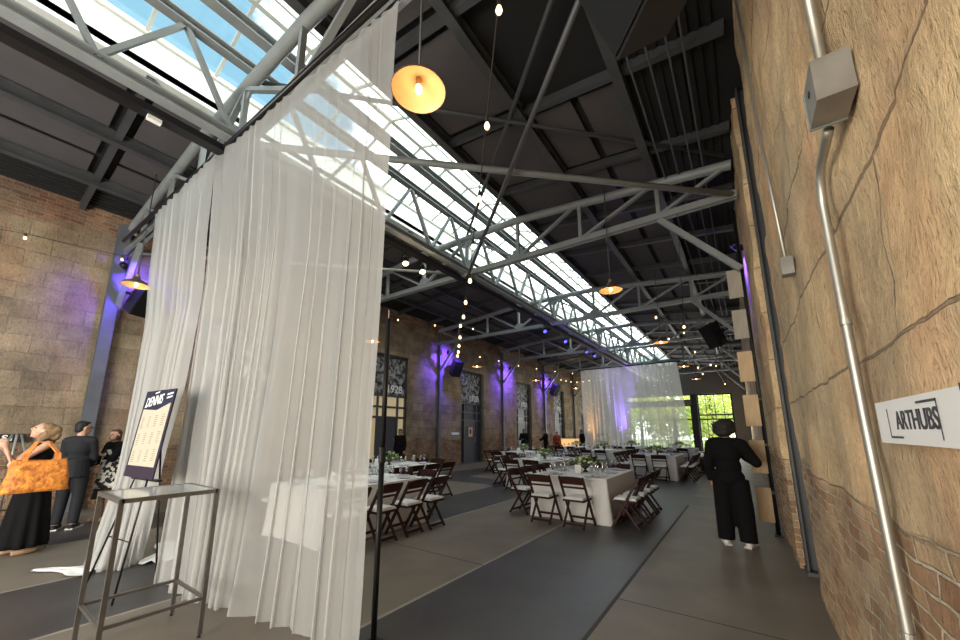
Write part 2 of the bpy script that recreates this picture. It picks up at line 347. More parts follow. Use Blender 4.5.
def struct(o, label=None, cat=None):
    o['kind'] = 'structure'
    if label: o['label'] = label
    if cat: o['category'] = cat
    return o
def dup(root, loc, rz, label, group=None):
    r = root.copy(); COL.objects.link(r); r.location = loc; r.rotation_euler = (0, 0, rz); r['label'] = label
    if group: r['group'] = group
    for ch in list(root.children):
        c = ch.copy(); COL.objects.link(c); c.parent = r
        for g in list(ch.children):
            d = g.copy(); COL.objects.link(d); d.parent = c
    return r
def text_mesh(txt, size, mt, material, name, parent=None, depth=.002, shear=0, bold=0, sx=1.0):
    cu = bpy.data.curves.new('t', 'FONT'); cu.body = txt; cu.size = size; cu.extrude = depth; cu.align_x = 'CENTER'; cu.align_y = 'CENTER'; cu.shear = shear; cu.offset = bold
    ob = bpy.data.objects.new('t', cu); COL.objects.link(ob); bpy.context.view_layer.update()
    me = bpy.data.meshes.new_from_object(ob.evaluated_get(bpy.context.evaluated_depsgraph_get()))
    bpy.data.objects.remove(ob); bpy.data.curves.remove(cu)
    me.transform(mt @ Matrix.Diagonal((sx, 1, 1, 1))); me.name = name; me.materials.clear(); me.materials.append(material)
    o = bpy.data.objects.new(name, me); COL.objects.link(o)
    if parent: o.parent = parent
    return o
def frame_mt(o, x, y):
    x = Vector(x).normalized(); y = Vector(y).normalized(); z = x.cross(y)
    m = Matrix((x, y, z)).transposed().to_4x4(); m.translation = Vector(o); return m

# ------------------------------------------------------------------ setting: floor
XL, XR, YF, YB, TOP = -11.1, .36, -4.0, 34.15, 6.35
def breaks(lo, hi, pts): return sorted(set([lo, hi] + [p for p in pts if lo < p < hi]))
bandX = [(-9.51, -8.01), (-6.10, -4.60), (-2.69, -1.19)]
bandY = [(9.45, 10.75), (20.2, 21.5)]
lw = .035
xs = []
for a, b in bandX: xs += [a-lw, a, b, b+lw]
ys = [3.9, 3.915, 14.9, 14.915]
for a, b in bandY: ys += [a-lw, a, b, b+lw]
xs = breaks(XL-.4, XR+.5, xs); ys = breaks(YF-.6, YB+.4, ys)
fl = MB()
for i in range(len(xs)-1):
    for j in range(len(ys)-1):
        cx, cy = (xs[i]+xs[i+1])/2, (ys[j]+ys[j+1])/2
        dk = any(a < cx < b for a, b in bandX) or any(a < cy < b for a, b in bandY)
        ln = any(a-lw < cx < a or b < cx < b+lw for a, b in bandX[:2]) or -2.69-lw < cx < -2.69 or any(a-lw < cy < a or b < cy < b+lw for a, b in bandY)
        mi = 1 if dk else 2 if ln else 0
        if 3.9 < cy < 3.915 or 14.9 < cy < 14.915 or (-1.19 < cx < -1.19+lw and not dk and cy < 9.4): mi = 3
        if mi == 3 and xs[i+1] - xs[i] > .1 and dk: mi = 1
        fl.add([(xs[i], ys[j], 0), (xs[i+1], ys[j], 0), (xs[i+1], ys[j+1], 0), (xs[i], ys[j+1], 0)], [(0, 1, 2, 3)], mi)
fl.span((XL-.4, YF-.6, -.2), (XR+.5, YB+.4, -.001), 0)
struct(fl.build('floor', [M['floor'], M['fdark'], M['fline'], M['joint']]))

# left wall with tall door openings
openY = [(3.45, 5.35), (8.88, 10.78), (14.25, 16.15), (19.65, 21.55), (25.05, 26.95), (30.4, 32.3)]
DH = 4.5
wl = MB(); y0 = YF
for a, b in openY + [(YB, YB)]:
    if a > y0: wl.span((XL-.4, y0, 0), (XL, a, DH))
    y0 = b
wl.span((XL-.4, YF, DH), (XL, YB, TOP+.05))
struct(wl.build('wall_left', M['stoneL']))

# right wall: rough ashlar beside the viewer, a recess with the steel column, then the pier wall running on
def rough(mb, X, ya, yb, za, zb, st, amp, seed):
    ny, nzz = int((yb-ya)/st)+1, int((zb-za)/st)+1; vs = []; fs = []
    for j in range(nzz+1):
        for i in range(ny+1):
            y = ya+(yb-ya)*i/ny; z = za+(zb-za)*j/nzz
            p = Vector((y*.9+seed, z*.9, seed)); d = noise.fractal(p*1.6, 1, 2, 5)*amp + noise.fractal(p*7, 1, 2, 4)*amp*.3
            row = math.floor((z+.03)/.62); blk = math.floor((y+.35+(.575 if row % 2 else 0))/1.15)
            if z > 1.15: d += (((row*7+blk*13) * 7919 % 100)/100-.5)*amp*.8
            vs.append((X+d+(.12*max(0, (y-4.9)/.76)**2 if X > .4 else 0), y, z))
    for j in range(nzz):
        for i in range(ny):
            a = j*(ny+1)+i; fs.append((a, a+ny+1, a+ny+2, a+1))
    o = len(vs)
    # returns at both ends, back into the wall
    for i in (0, ny):
        for j in range(nzz+1): q = vs[j*(ny+1)+i]; vs.append((X+.45, q[1], q[2]))
    for e, i in enumerate((0, ny)):
        for j in range(nzz):
            a, b = j*(ny+1)+i, (j+1)*(ny+1)+i; c, d = o+e*(nzz+1)+j, o+e*(nzz+1)+j+1
            fs.append((a, c, d, b) if e == 0 else (b, d, c, a))
    mb.add(vs, fs)
wr = MB()
rough(wr, .415, YF, 5.66, 0, TOP+.1, .05, .022, 3.1)
rough(wr, .335, 5.93, YB, 0, TOP+.1, .12, .03, 9.7)
wr.span((.72, YF, 0), (.95, YB, TOP+.1))
struct(soft(wr.build('wall_right', M['stoneR']), 60))

# glazed entrance front behind the viewer and glazed far end
M['ext'] = mat('render_wall', (.16, .155, .15), .8)
wf = MB()
wf.span((XL-.4, YF-.4, 4.9), (XR+.6, YF, TOP+.6)); wf.span((XL-.4, YF-.4, 0), (-10.2, YF, 4.9)); wf.span((-.4, YF-.4, 0), (XR+.6, YF, 4.9)); wf.span((-10.2, YF-.4, 0), (-.4, YF, .4))
struct(wf.build('wall_front', M['ext']))
wb = MB()
wb.span((XL-.4, YB, 4.42), (XR+.6, YB+.35, TOP+.6)); wb.span((XL-.4, YB, 0), (-8.2, YB+.35, 4.42)); wb.span((-.6, YB, 0), (XR+.6, YB+.35, 4.42))
wb.span((-8.2, YB+.02, 3.62), (-3.35, YB+.3, 4.0))
struct(wb.build('wall_back', M['ext']))
def window(name, x0, x1, z0, z1, nx, zs, y, rail=.10):
    m = MB(); m.span((x0, y-.05, z0), (x0+rail, y+.05, z1)); m.span((x1-rail, y-.05, z0), (x1, y+.05, z1))
    m.span((x0, y-.05, z1-rail), (x1, y+.05, z1)); m.span((x0, y-.05, z0), (x1, y+.05, z0+rail*.6))
    for z in zs: m.span((x0, y-.05, z-.05), (x1, y+.05, z+.05))
    for i in range(1, nx): xx = x0+(x1-x0)*i/nx; m.span((xx-.02, y-.04, z0), (xx+.02, y+.04, z1))
    w = struct(m.build(name, M['black']))
    g = MB(); g.span((x0+.03, y-.006, z0+.03), (x1-.03, y+.006, z1-.03)); g.build('window_pane', M['glass'], w)
    return w
window('window_2', -8.2, -3.35, 0, 3.62, 4, [2.45], YB+.15)
window('window_3', -8.2, -3.35, 4.0, 4.42, 4, [], YB+.15, .05)
window('window_4', -2.95, -.6, 0, 4.42, 4, [2.45, 2.78], YB+.15)
mp = MB(); mp.span((-3.35, YB-.06, 0), (-2.95, YB+.3, 4.42)); struct(mp.build('trim_9', M['black']))

# ------------------------------------------------------------------ roof, skylight
XO0, XO1, ZO = -6.75, -4.05, 6.88           # opening of the lantern in the roof
def zr(x): return (TOP + (ZO-TOP)*(x-XL)/(XO0-XL)) if x < -5.4 else (TOP + (ZO-TOP)*((.33)-x)/(.33-XO1))
ce = MB()
for a, b in ((XL-.45, XO0), (XO1, 1.0)):
    vs = [(a, YF-.45, zr(a)), (b, YF-.45, zr(b)), (b, YB+.4, zr(b)), (a, YB+.4, zr(a))]; up_ = [(x, y, z+.12) for x, y, z in vs]
    ce.add(vs+up_, [(0, 1, 2, 3), (7, 6, 5, 4), (4, 5, 1, 0), (5, 6, 2, 1), (6, 7, 3, 2), (7, 4, 0, 3)], 0)
rows = [(-3.78, -2.52), (-2.28, -1.66), (-1.54, -1.02)]
rows += [(-10.8-b, -10.8-a) for a, b in rows]
ribY = [1.0+1.8*k for k in range(-3, 19)]
for a, b in rows:
    for y in ribY:
        if a > -2.4 and y < 4: continue
        ya, yb = y+.16, min(y+1.64, YB-.1); g = .05
        q = [(a, ya), (b, ya), (b, yb), (a, yb)]
        lo = [(x, yy, zr(x)-g-.03) for x, yy in q]; hi = [(x, yy, zr(x)-g) for x, yy in q]
        ce.add(lo+hi, [(0, 3, 2, 1), (4, 5, 6, 7), (0, 1, 5, 4), (1, 2, 6, 5), (2, 3, 7, 6), (3, 0, 4, 7)], 1)
# ribs of the profiled deck near the side walls
for side in (0, 1):
    for k in range(10):
        x = -.92+.12*k if side else -9.88-.12*k
        if x > .3 or x < XL: continue
        ce.bar((x, YF, zr(x)-.02), (x, YB, zr(x)-.02), .05, .03, 0)
struct(ce.build('ceiling', [M['deck'], M['panel']]))
n_ = 1
for x in (-3.9, -2.4, -.92):
    for xx in (x, -10.8-x):
        z = zr(xx)-.15
        struct(MB().ibeam((xx, YF, z), (xx, YB, z), .13, .22, .022).build('trim_%d' % n_, M['dsteel'])); n_ += 1
rb = MB()
for y in ribY:
    for a, b in ((-4.05, .3), (XL, -6.75)):
        rb.bar((a, y, zr(a)-.09), (b, y, zr(b)-.09), .09, .14)
struct(rb.build('trim_7', M['dsteel']))
# lantern curbs, glass gable
cb = MB()
for x, s in ((XO0, -1), (XO1, 1)):
    cb.span((x, YF, ZO-.06), (x+s*.10, YB, 7.45))
    cb.span((x-s*.06, YF, ZO-.10), (x+s*.1, YB, ZO-.04))
cb.span((XO0-.1, YF-.1, ZO-.1), (XO1+.1, YF, 8.05)); cb.span((XO0-.1, YB, ZO-.1), (XO1+.1, YB+.1, 8.05))
struct(cb.build('trim_8', M['curb']))
RX, RZ, EZ = -5.4, 7.98, 7.45
sk = MB()
for x in (XO0, XO1):
    sk.bar((x, YF, EZ), (x, YB, EZ), .10, .08)
    k = 0; y = -3.64
    while y < YB:
        sk.bar((x, y, EZ+.01), (RX, y, RZ), .045, .05); y += .9
    xm, zm = (x*.30+RX*.70), (EZ*.30+RZ*.70)
    if x == XO1: sk.bar((xm, YF, zm), (xm, YB, zm), .04, .05)
sk.bar((RX, YF, RZ), (RX, YB, RZ), .09, .10)
w1 = struct(sk.build('window_1', M['frame']))
g = MB()
for x, s in ((XO0, 1), (XO1, -1)):
    vs = [(x, YF, EZ+.03), (RX, YF, RZ+.03), (RX, YB, RZ+.03), (x, YB, EZ+.03)]; g.add(vs + [(a, b, c+.012) for a, b, c in vs], [(0, 1, 2, 3), (7, 6, 5, 4)])
g.build('skylight_pane', M['glass'], w1)
struct(MB().ibeam((-4.93, YF, 6.92), (-4.93, YB, 6.92), .16, .16, .02).build('trim_10', M['steel']))

# ------------------------------------------------------------------ doors of the left wall
def door(i, ya, yb, lit=False):
    yc = (ya+yb)/2; w = yb-ya
    d = bpy.data.objects.new('door_%d' % i, None); COL.objects.link(d); d.location = (XL-.22, yc, 0); struct(d)
    m = MB(); t = .09
    for s in (-1, 1): m.box((0, s*(w/2-t/2), DH/2), (.14, t, DH))
    for z in (DH-.05, 2.90, 2.46, 2.07): m.box((0, 0, z), (.14, w, .08))
    for s in (-1, 1): m.box((0, s*.5, 1.45), (.12, .07, 2.9))
    m.box((0, 0, .03), (.13, w, .06)); m.build('door_frame', M['dframe'], d)
    mu = MB().box((-.01, 0, 3.66), (.03, w-.16, 1.48)).build('mural_panel', M['mural'], d)
    tx = text_mesh('1928', .42, frame_mt((.012, w/2-.62, 3.17), (0, 1, 0), (0, 0, 1)), M['print'], 'numerals', mu, bold=.008)
    lf = MB(); lf.box((0, 0, 1.04), (.06, .90, 2.0)); lf.build('door_leaf', M['dleaf'], d)
    h = MB(); h.tube([(.03, .36, 1.0), (.09, .36, 1.0), (.09, .36, 1.25), (.03, .36, 1.25)], .012, 8); h.build('door_handle', M['galv'], d)
    for s in (-1, 1):
        MB().box((-.01, s*.70, 1.05), (.015, .34, 1.95)).build('sidelight', M['lit' if lit else 'pane'], d)
        for z0, z1 in ((2.11, 2.42), (2.50, 2.86)): MB().box((-.01, s*.70, (z0+z1)/2), (.015, .34, z1-z0)).build('transom_pane', M['lit' if lit else 'pane'], d)
    for z0, z1 in ((2.11, 2.42), (2.50, 2.86)): MB().box((-.01, 0, (z0+z1)/2), (.015, .92, z1-z0)).build('transom_pane', M['lit' if lit else 'pane'], d)
    MB().box((-.10, 0, 2.25), (.03, w, 4.5)).build('door_backing', M['black'], d)
    return d
for i, (a, b) in enumerate(openY): door(i+1, a, b, i in (1,))
pk = MB(); pk.box((0, 0, 0), (.012, .34, .46), 0, 0); pk.box((.008, -.01, .02), (.008, .14, .22), 0, 1)
o = pk.build('poster', [M['pink'], M['ink']]); o.location = (XL-.16, 15.2, 1.50)
tag(o, 'pink poster with a dark figure taped to the grey door leaf', 'poster')
ex = MB().box((0, 0, 0), (.04, .55, .12)).build('wall_plate', M['card']); ex.location = (XL+.03, 13.75, 1.43)
tag(ex, 'small white oblong plate on the brick beside the grey door with the pink poster', 'sign')

# ------------------------------------------------------------------ trusses
TY = [1.7, 7.1, 12.5, 17.9, 23.3, 28.7]
ordn = ['nearest', 'second', 'third', 'fourth', 'fifth', 'farthest']
def make_truss(label):
    t = thing('roof_truss', label, 'truss', (-5.4, 1.80, 5.47), 0, 'roof trusses across the hall')
    def b(name, p, q, w, h, beam=False, mtl='steel'):
        m = MB(); (m.ibeam if beam else m.bar)((p[0]+5.4, 0, p[1]-5.47), (q[0]+5.4, 0, q[1]-5.47), w, h); return m.build(name, M[mtl], t)
    m = MB()
    for s in (-1, 1): m.bar((-5.7, s*.045, 0), (5.7, s*.045, 0), .05, .11)
    m.bar((-5.7, 0, .05), (5.7, 0, .05), .16, .016); m.build('bottom_chord', M['steel'], t)
    m = MB()
    P_ = [(-11.05, 6.05), (-6.9, 6.46), (-3.9, 6.46), (.28, 6.05)]
    m.tube([(p[0]+5.4, 0, p[1]-5.47) for p in P_], .085, 14)
    soft(m.build('top_chord', M['steel'], t))
    for x in (-6.9, -3.9, -5.4, -8.4, -2.4, -9.9, -.9):
        b('post', (x, 5.5), (x, 6.42-max(0, abs(x+5.4)-1.5)*.10), .07, .07)
    for s in (-1, 1):
        f = lambda d: -5.4+s*d
        for p, q in (((f(1.5), 5.5), (f(0), 6.42)), ((f(1.5), 5.5), (f(2.9), 6.30)), ((f(3), 5.5), (f(4.4), 6.15)), ((f(4.5), 5.5), (f(5.55), 6.02))): b('diagonal', p, q, .075, .055)
        b('knee_brace', (f(5.62), 4.15), (f(4.5), 5.42), .09, .09)
    for x in (-6.9, -3.9, -5.4):
        m = MB(); z = 5.6 if x != -5.4 else 6.36
        m.prism([(-.20, -.10), (.20, -.10), (.12, .12), (-.12, .12)] if x != -5.4 else [(-.12, -.14), (.12, -.14), (.22, .08), (-.22, .08)], .03, frame_mt((x+5.4, 0, z-5.47), (1, 0, 0), (0, 0, 1)))
        for dx in (-.09, 0, .09): m.ball((x+5.4+dx, -.02, z-5.49), .014, 6)
        m.build('gusset_plate', M['steel'], t)
    return t
tr0 = make_truss('nearest roof truss, right above the near white curtain')
trl = ['', 'second roof truss, crossing the skylight just behind the near curtain', 'third roof truss, above the second tall door with the pink poster', 'fourth roof truss, midway down the skylight', 'fifth roof truss, the one carrying the far curtain', 'farthest roof truss, beyond the far curtain']
for i, y in enumerate(TY[1:], 1): dup(tr0, (-5.4, y, 5.47), 0, trl[i])
# lattice girder under the ridge, one length per bay
def make_girder(label):
    g = thing('lattice_girder', label, 'girder', (-5.4, -3.7, 5.5), 0, 'lattice girders along the skylight')
    m = MB(); m.ibeam((0, 0, 1.30), (0, 5.4, 1.30), .14, .13, .02); m.build('top_chord', M['steel'], g)
    m = MB(); m.ibeam((0, 0, .06), (0, 5.4, .06), .16, .13, .02); m.build('bottom_chord', M['steel'], g)
    for k in range(4):
        y = 1.35*k
        for p, q in (((0, y, .1), (0, y+.675, 1.25)), ((0, y+.675, 1.25), (0, y+1.35, .1))): MB().bar(p, q, .075, .055).build('diagonal', M['steel'], g)
    return g
gl_ = ['lattice girder of the skylight in the bay above the viewer', 'lattice girder of the skylight in the bay just behind the near curtain', 'lattice girder of the skylight between second and third roof truss', 'lattice girder of the skylight between third and fourth roof truss', 'lattice girder of the skylight between fourth and fifth roof truss', 'lattice girder of the skylight above the far curtain', 'lattice girder of the skylight next to the far glazed wall']
g0 = make_girder(gl_[0])
for k in range(1, 7): dup(g0, (-5.4, -3.7+5.4*k, 5.5), 0, gl_[k])
m = MB()
for x in (-.07, .07): m.bar((x, YF+.1, 0), (x, YB-.1, 0), .03, .09)
m.bar((0, YF+.1, -.04), (0, YB-.1, -.04), .15, .012); m.tube([(-.03, YF+.2, .0), (-.03, YB-.2, .0)], .022, 8); m.tube([(.03, YF+.2, .0), (.03, YB-.2, .0)], .022, 8)
o = m.build('cable_tray', M['blackmetal']); o.location = (-5.60, 0, 5.42); tag(o, 'dark cable tray running along the left side of the skylight girder', 'cable tray')
o = MB().box((0, 0, 0), (.07, .14, .05)).build('junction_box', M['card']); o.location = (-5.60, .93, 5.345); tag(o, 'small white junction box under the cable tray near the top left corner', 'box')
m = MB(); m.bar((-.2, 0, 0), (.2, 0, 0), .03, .03)
# bracing of the first bay
for nm, p, q, r, lab in (('tie_rod', (-5.4, 1.7, 5.47), (.28, 7.1, 5.47), .05, 'steel brace from the near curtain to the right end of the second truss'),
        ('tie_rod', (-11.0, 1.7, 5.47), (-5.4, 7.1, 5.47), .035, 'thin steel brace from the left wall to the middle of the second truss'),
        ('tie_rod', (.25, 1.7, 5.36), (-5.4, 7.1, 5.36), .036, 'lower of two dark braces slanting from the black loudspeaker overhead to the second truss'),
        ('tie_rod', (-5.3, 1.9, 6.58), (.2, 7.0, 6.2), .032, 'faint dark brace crossing under the roof above the second truss'),
        ('tie_rod', (.2, 1.85, 6.28), (-5.4, 7.1, 6.56), .036, 'upper of two dark braces slanting from the black loudspeaker overhead to the second truss')):
    a = Vector(p); o = MB().tube([(0, 0, 0), Vector(q)-a], r, 8).build(nm, M['dsteel' if 'overhead' in lab or 'faint' in lab else 'steel'], smooth=True); o.location = a; tag(o, lab, 'brace')  # overhead and faint braces: same steel, roof shade put into the colour

# wall columns
def column(x, y, label, mtl='colsteel', w=.2, h=6.1):
    c = thing('steel_column', label, 'column', (x, y, 0), 0, 'steel columns along the walls')
    m = MB(); m.box((0, 0, h/2), (w*.7, .012+w*.1, h)); 
    for s in (-1, 1): m.box((s*w*.4, 0, h/2), (.02, w, h))
    m.build('shaft', M[mtl], c); MB().box((0, 0, .02), (w*1.0, w*1.4, .04)).build('base_plate', M[mtl], c)
    return c
cl = ['behind the man in the dark suit', 'hidden behind the near curtain', 'between the first two visible tall doors', 'between the second and third visible tall doors', 'between the third and fourth visible tall doors', 'beside the far curtain']
for y, s in zip(TY, cl): column(XL+.11, y, 'blue-grey steel column on the left stone wall '+s, w=.20 if y < 2 else .12)
column(.485, 5.80, 'grey steel column in the recess of the right stone wall', 'dsteel', .21, 6.3)
# small conduits under the right-hand deck
for i, x in enumerate((-.72, -.50, -.28, -.12)):
    o = MB().tube([(0, YF+.3, 0), (0, YB-.3, 0)], .014, 6).build('ceiling_conduit', M['dsteel'], smooth=True); o.location = (x, 0, zr(x)-.32+.02*i)
    tag(o, 'thin conduit running under the dark roof deck beside the right wall', 'conduit', 'conduits under the right roof deck')

# ------------------------------------------------------------------ sheer curtains
def drape(name, mtl, top, bot, zt, zb, nf, amp, cols, rows, seed, parent=None, mid=(), over=.55, thin=0):
    """top, bot: functions t -> (x, y); soft irregular pleats that lap over one another"""
    rnd = random.Random(seed); ph = [rnd.uniform(-.9, .9) for _ in range(nf+4)]; am = [rnd.uniform(.35, 1.3) for _ in range(nf+4)]
    vs = []; fs = []
    for j in range(rows+1):
        s = j/rows; lv = [(0, top)]+list(mid)+[(1, bot)]; k_ = max(i for i in range(len(lv)-1) if lv[i][0] <= s); e = (s-lv[k_][0])/(lv[k_+1][0]-lv[k_][0])
        if k_ == len(lv)-2 and mid: e = e**1.6
        for i in range(cols+1):
            t = i/cols; a = lv[k_][1](t); b = lv[k_+1][1](t)
            x = a[0]*(1-e)+b[0]*e; y = a[1]*(1-e)+b[1]*e
            u = (t+.028*math.sin(2*PI*1.7*t+seed)+.014*math.sin(2*PI*4.3*t+2*seed))*nf+1.2; k = min(max(int(u), 0), nf+1); f = u-k; sm = f*f*(3-2*f)
            p = 2*PI*u + ph[k]*(1-sm)+ph[k+1]*sm + .35*math.sin(3*s+k)*s
            A = amp*(am[k]*(1-sm)+am[k+1]*sm)*(.30+.85*s)*(1-thin*t)
            dx, dy = (b[0]-a[0])*0 + 1, 0
            q = bot(min(1, t+.01)); q0 = bot(max(0, t-.01)); tx, ty = q[0]-q0[0], q[1]-q0[1]; ll = math.hypot(tx, ty) or 1; tx /= ll; ty /= ll
            x += tx*A*over*math.sin(2*p) - ty*A*math.sin(p); y += ty*A*over*math.sin(2*p) + tx*A*math.sin(p)
            x += .012*noise.noise(Vector((t*nf*.8, s*5, seed))); y += .012*noise.noise(Vector((t*nf*.8, s*6, seed+5)))
            z = zt*(1-s) + (zb if not callable(zb) else zb(t))*s
            vs.append((x, y, z))
    for j in range(rows):
        for i in range(cols): a = j*(cols+1)+i; fs.append((a, a+1, a+cols+2, a+cols+1))
    return MB().add(vs, fs).build(name, mtl, parent, True)
def lerp_pts(pts):
    n = len(pts)-1
    def f(t):
        u = min(max(t, 0), 1)*n; k = min(int(u), n-1); w = u-k
        return tuple(p*(1-w)+q*w for p, q in zip(pts[k], pts[k+1]))
    return f
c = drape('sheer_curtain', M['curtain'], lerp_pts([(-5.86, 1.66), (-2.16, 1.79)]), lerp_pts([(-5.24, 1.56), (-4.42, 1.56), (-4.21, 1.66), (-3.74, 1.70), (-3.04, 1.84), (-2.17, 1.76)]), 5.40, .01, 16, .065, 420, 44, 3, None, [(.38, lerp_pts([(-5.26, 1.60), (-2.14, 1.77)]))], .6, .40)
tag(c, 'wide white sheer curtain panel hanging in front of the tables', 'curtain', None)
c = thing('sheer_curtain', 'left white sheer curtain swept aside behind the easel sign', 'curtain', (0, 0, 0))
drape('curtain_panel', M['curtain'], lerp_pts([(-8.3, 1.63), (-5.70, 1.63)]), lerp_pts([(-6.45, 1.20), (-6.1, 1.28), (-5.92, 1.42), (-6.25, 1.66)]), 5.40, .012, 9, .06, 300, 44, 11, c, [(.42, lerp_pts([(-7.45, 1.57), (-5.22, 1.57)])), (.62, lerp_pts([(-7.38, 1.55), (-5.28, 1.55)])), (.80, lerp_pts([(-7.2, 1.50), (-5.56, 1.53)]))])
# the train of cloth lying on the floor
def train(pts, w0, w1, parent):
    m = MB(); n = 26; vs = []; fs = []; f = lerp_pts(pts)
    for i in range(n+1):
        t = i/n; p = f(t); q = f(min(1, t+.02)); p0 = f(max(0, t-.02)); tx, ty = q[0]-p0[0], q[1]-p0[1]; l_ = math.hypot(tx, ty); tx /= l_; ty /= l_
        w = w0*(1-t)+w1*t; w *= 1+.25*math.sin(9*t)
        for k in range(9):
            u = k/8-.5; z = .012+.045*abs(math.sin(u*9+4*t))*(1-t*.6)*(1-abs(u)*1.4)
            vs.append((p[0]-ty*w*u, p[1]+tx*w*u, z))
    for i in range(n):
        for k in range(8): a = i*9+k; fs.append((a, a+1, a+10, a+9))
    o = m.add(vs, fs).build('hem_train', M['linen'], parent, True)
train([(-6.1, 1.25), (-6.35, 1.12), (-6.55, .98), (-6.72, .84)], .34, .06, c)
train([(-5.9, 1.70), (-6.35, 1.92), (-6.85, 2.05)], .30, .16, c)
m = MB(); m.tube([(-10.2, 1.59, 5.445), (-2.1, 1.74, 5.445)], .035, 10)
o = m.build('curtain_rod', M['blackmetal'], smooth=True); tag(o, 'dark rod under the nearest truss carrying the two near curtains', 'curtain rod')
# upright pole standing beside the free edge of the near curtain
t = thing('drape_pole', 'slim black upright pole standing just right of the near curtain', 'pole', (-2.415, 2.07, 0))
MB().tube([(0, 0, .01), (0, 0, 1.35)], .022, 12).build('lower_tube', M['blackmetal'], t, True)
MB().tube([(0, 0, 1.3), (0, 0, 2.50)], .021, 12).build('upper_tube', M['blackmetal'], t, True)
m = MB(); m.lathe([(.001, 1.42), (.03, 1.42), (.03, 1.30), (.001, 1.30)], n=12); m.tube([(.02, 0, 1.37), (.055, 0, 1.37)], .009, 8); m.build('clamp_collar', M['blackmetal'], t)
MB().tube([(0, 0, 2.50), (0, 0, 2.58)], .006, 8).build('top_pin', M['galv'], t)
MB().box((0, 0, .006), (.16, .16, .012)).build('base_plate', M['blackmetal'], t)
# far curtain
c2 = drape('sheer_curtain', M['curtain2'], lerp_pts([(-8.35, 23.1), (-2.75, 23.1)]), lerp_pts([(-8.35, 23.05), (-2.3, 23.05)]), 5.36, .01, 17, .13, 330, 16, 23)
tag(c2, 'far white sheer curtain lit violet across the back of the hall', 'curtain')
o = MB().tube([(-8.5, 23.12, 5.40), (-2.6, 23.12, 5.40)], .035, 8).build('curtain_rod', M['blackmetal']); tag(o, 'dark rod carrying the far curtain across the hall', 'curtain rod')
m = MB(); rr = random.Random(4)
for k in range(75): x = rr.uniform(-8.2, -2.9); m.ball((x, 22.99, rr.uniform(.9, 5.2)), .014, 6)
o = m.build('fairy_lights', M['fairy']); tag(o, 'tiny fairy lights scattered over the far white curtain', 'fairy lights', None, 'stuff')

# ------------------------------------------------------------------ bar-height side table of steel tube
t = thing('console_table', 'tall narrow steel-framed side table with a pale glass top in the front left', 'table', (-3.895, 1.085, 0))
W2, D2, H2 = .30, .29, 1.085
for sx_ in (-1, 1):
    for sy in (-1, 1):
        lg = MB(); lg.span((sx_*W2-.014, sy*D2-.014, .02), (sx_*W2+.014, sy*D2+.014, H2-.03)); lg = lg.build('leg', M['chrome'], t)
        MB().lathe([(.001, 0), (.013, 0), (.013, .008), (.006, .012), (.006, .03), (.001, .03)], (sx_*W2, sy*D2, 0), 10).build('foot', M['black'], lg)
m = MB()
for s in (-1, 1):
    m.span((-W2-.014, s*D2-.014, H2-.03), (W2+.014, s*D2+.014, H2)); m.span((s*W2-.014, -D2, H2-.03), (s*W2+.014, D2, H2))
m.build('top_frame', M['chrome'], t)
for s in (-1, 1):
    MB().span((-W2, s*D2-.010, .265), (W2, s*D2+.010, .287)).build('stretcher', M['chrome'], t)
    MB().span((s*W2-.010, -D2, .265), (s*W2+.010, D2, .287)).build('stretcher', M['chrome'], t)
MB().span((-W2+.014, -D2+.014, H2-.010), (W2-.014, D2-.014, H2-.002)).build('glass_top', M['top'], t)['label'] = 'pale reflective glass top'

# ------------------------------------------------------------------ easel with the seating chart
ez = thing('easel', 'thin black floor easel holding the seating chart', 'easel', (-5.10, 1.30, 0), .09)
def leg(pts, r=.009): MB().tube(pts, r, 8).build('leg', M['blackmetal'], ez, True)
leg([(-.48, -.20, .0), (-.08, .05, 1.60)]); leg([(.22, -.19, .0), (.02, .05, 1.60)]); leg([(.02, .20, 0), (-.03, .06, 1.60)])
MB().box((-.03, .0, 1.062), (.62, .05, .02)).build('ledge', M['blackmetal'], ez)
MB().tube([(-.36, -.125, .5), (.15, -.11, .5)], .006, 6).build('crossbar', M['blackmetal'], ez)
bd = thing('seating_chart', 'tall seating chart board with navy header and cream list on the easel', 'sign', (-5.082, 1.21, 1.085), .09)
bw, bh, tl = .70, .90, .095
mt = Matrix.Rotation(-tl, 4, 'X')   # leans back on the easel
def flat(name, m_, pts, z, par=bd):
    n = len(pts); q = [mt @ Vector((x, -z, y)) for x, y in pts]
    return MB().add(q, [tuple(range(n))]).build(name, m_, par)
o = MB().add([mt @ Vector((x, y, z)) for z in (0, bh) for x, y in ((-bw/2, 0), (bw/2, 0), (bw/2, .012), (-bw/2, .012))], [(3, 2, 1, 0), (4, 5, 6, 7), (0, 1, 5, 4), (1, 2, 6, 5), (2, 3, 7, 6), (3, 0, 4, 7)]).build('board', M['plum'], bd)
def sheet(name, mats, pts, marks):
    q = MB().add([mt @ Vector((x, -.0015, y)) for x, y in pts], [tuple(range(len(pts)))], 0)
    for x, z, w, sl, hh in marks: q.add([mt @ Vector((x+a, -.003, z+b)) for a, b in ((-w/2, 0), (w/2, sl), (w/2, sl+hh), (-w/2, hh))], [(0, 1, 2, 3)], 1)
    return q.build(name, mats, bd)
sheet('header_print', [M['navy'], M['print']], [(-.35, .715), (.0, .69), (.35, .775), (.35, .90), (-.35, .90)], [(-.06, .862, .10, .012, .014), (.25, .835, .13, .014, .018), (.25, .80, .12, .014, .016)])
rr = random.Random(2)
sheet('list_print', [M['cream'], M['faint']], [(-.31, .115), (.31, .115), (.31, .755), (.02, .685), (-.31, .70)], [(-.24+ci*.155, .60-ri*.175-k*.021+ci*.010, rr.uniform(.04, .07), 0, .009) for ci in range(4) for ri in range(3) for k in range(6)])
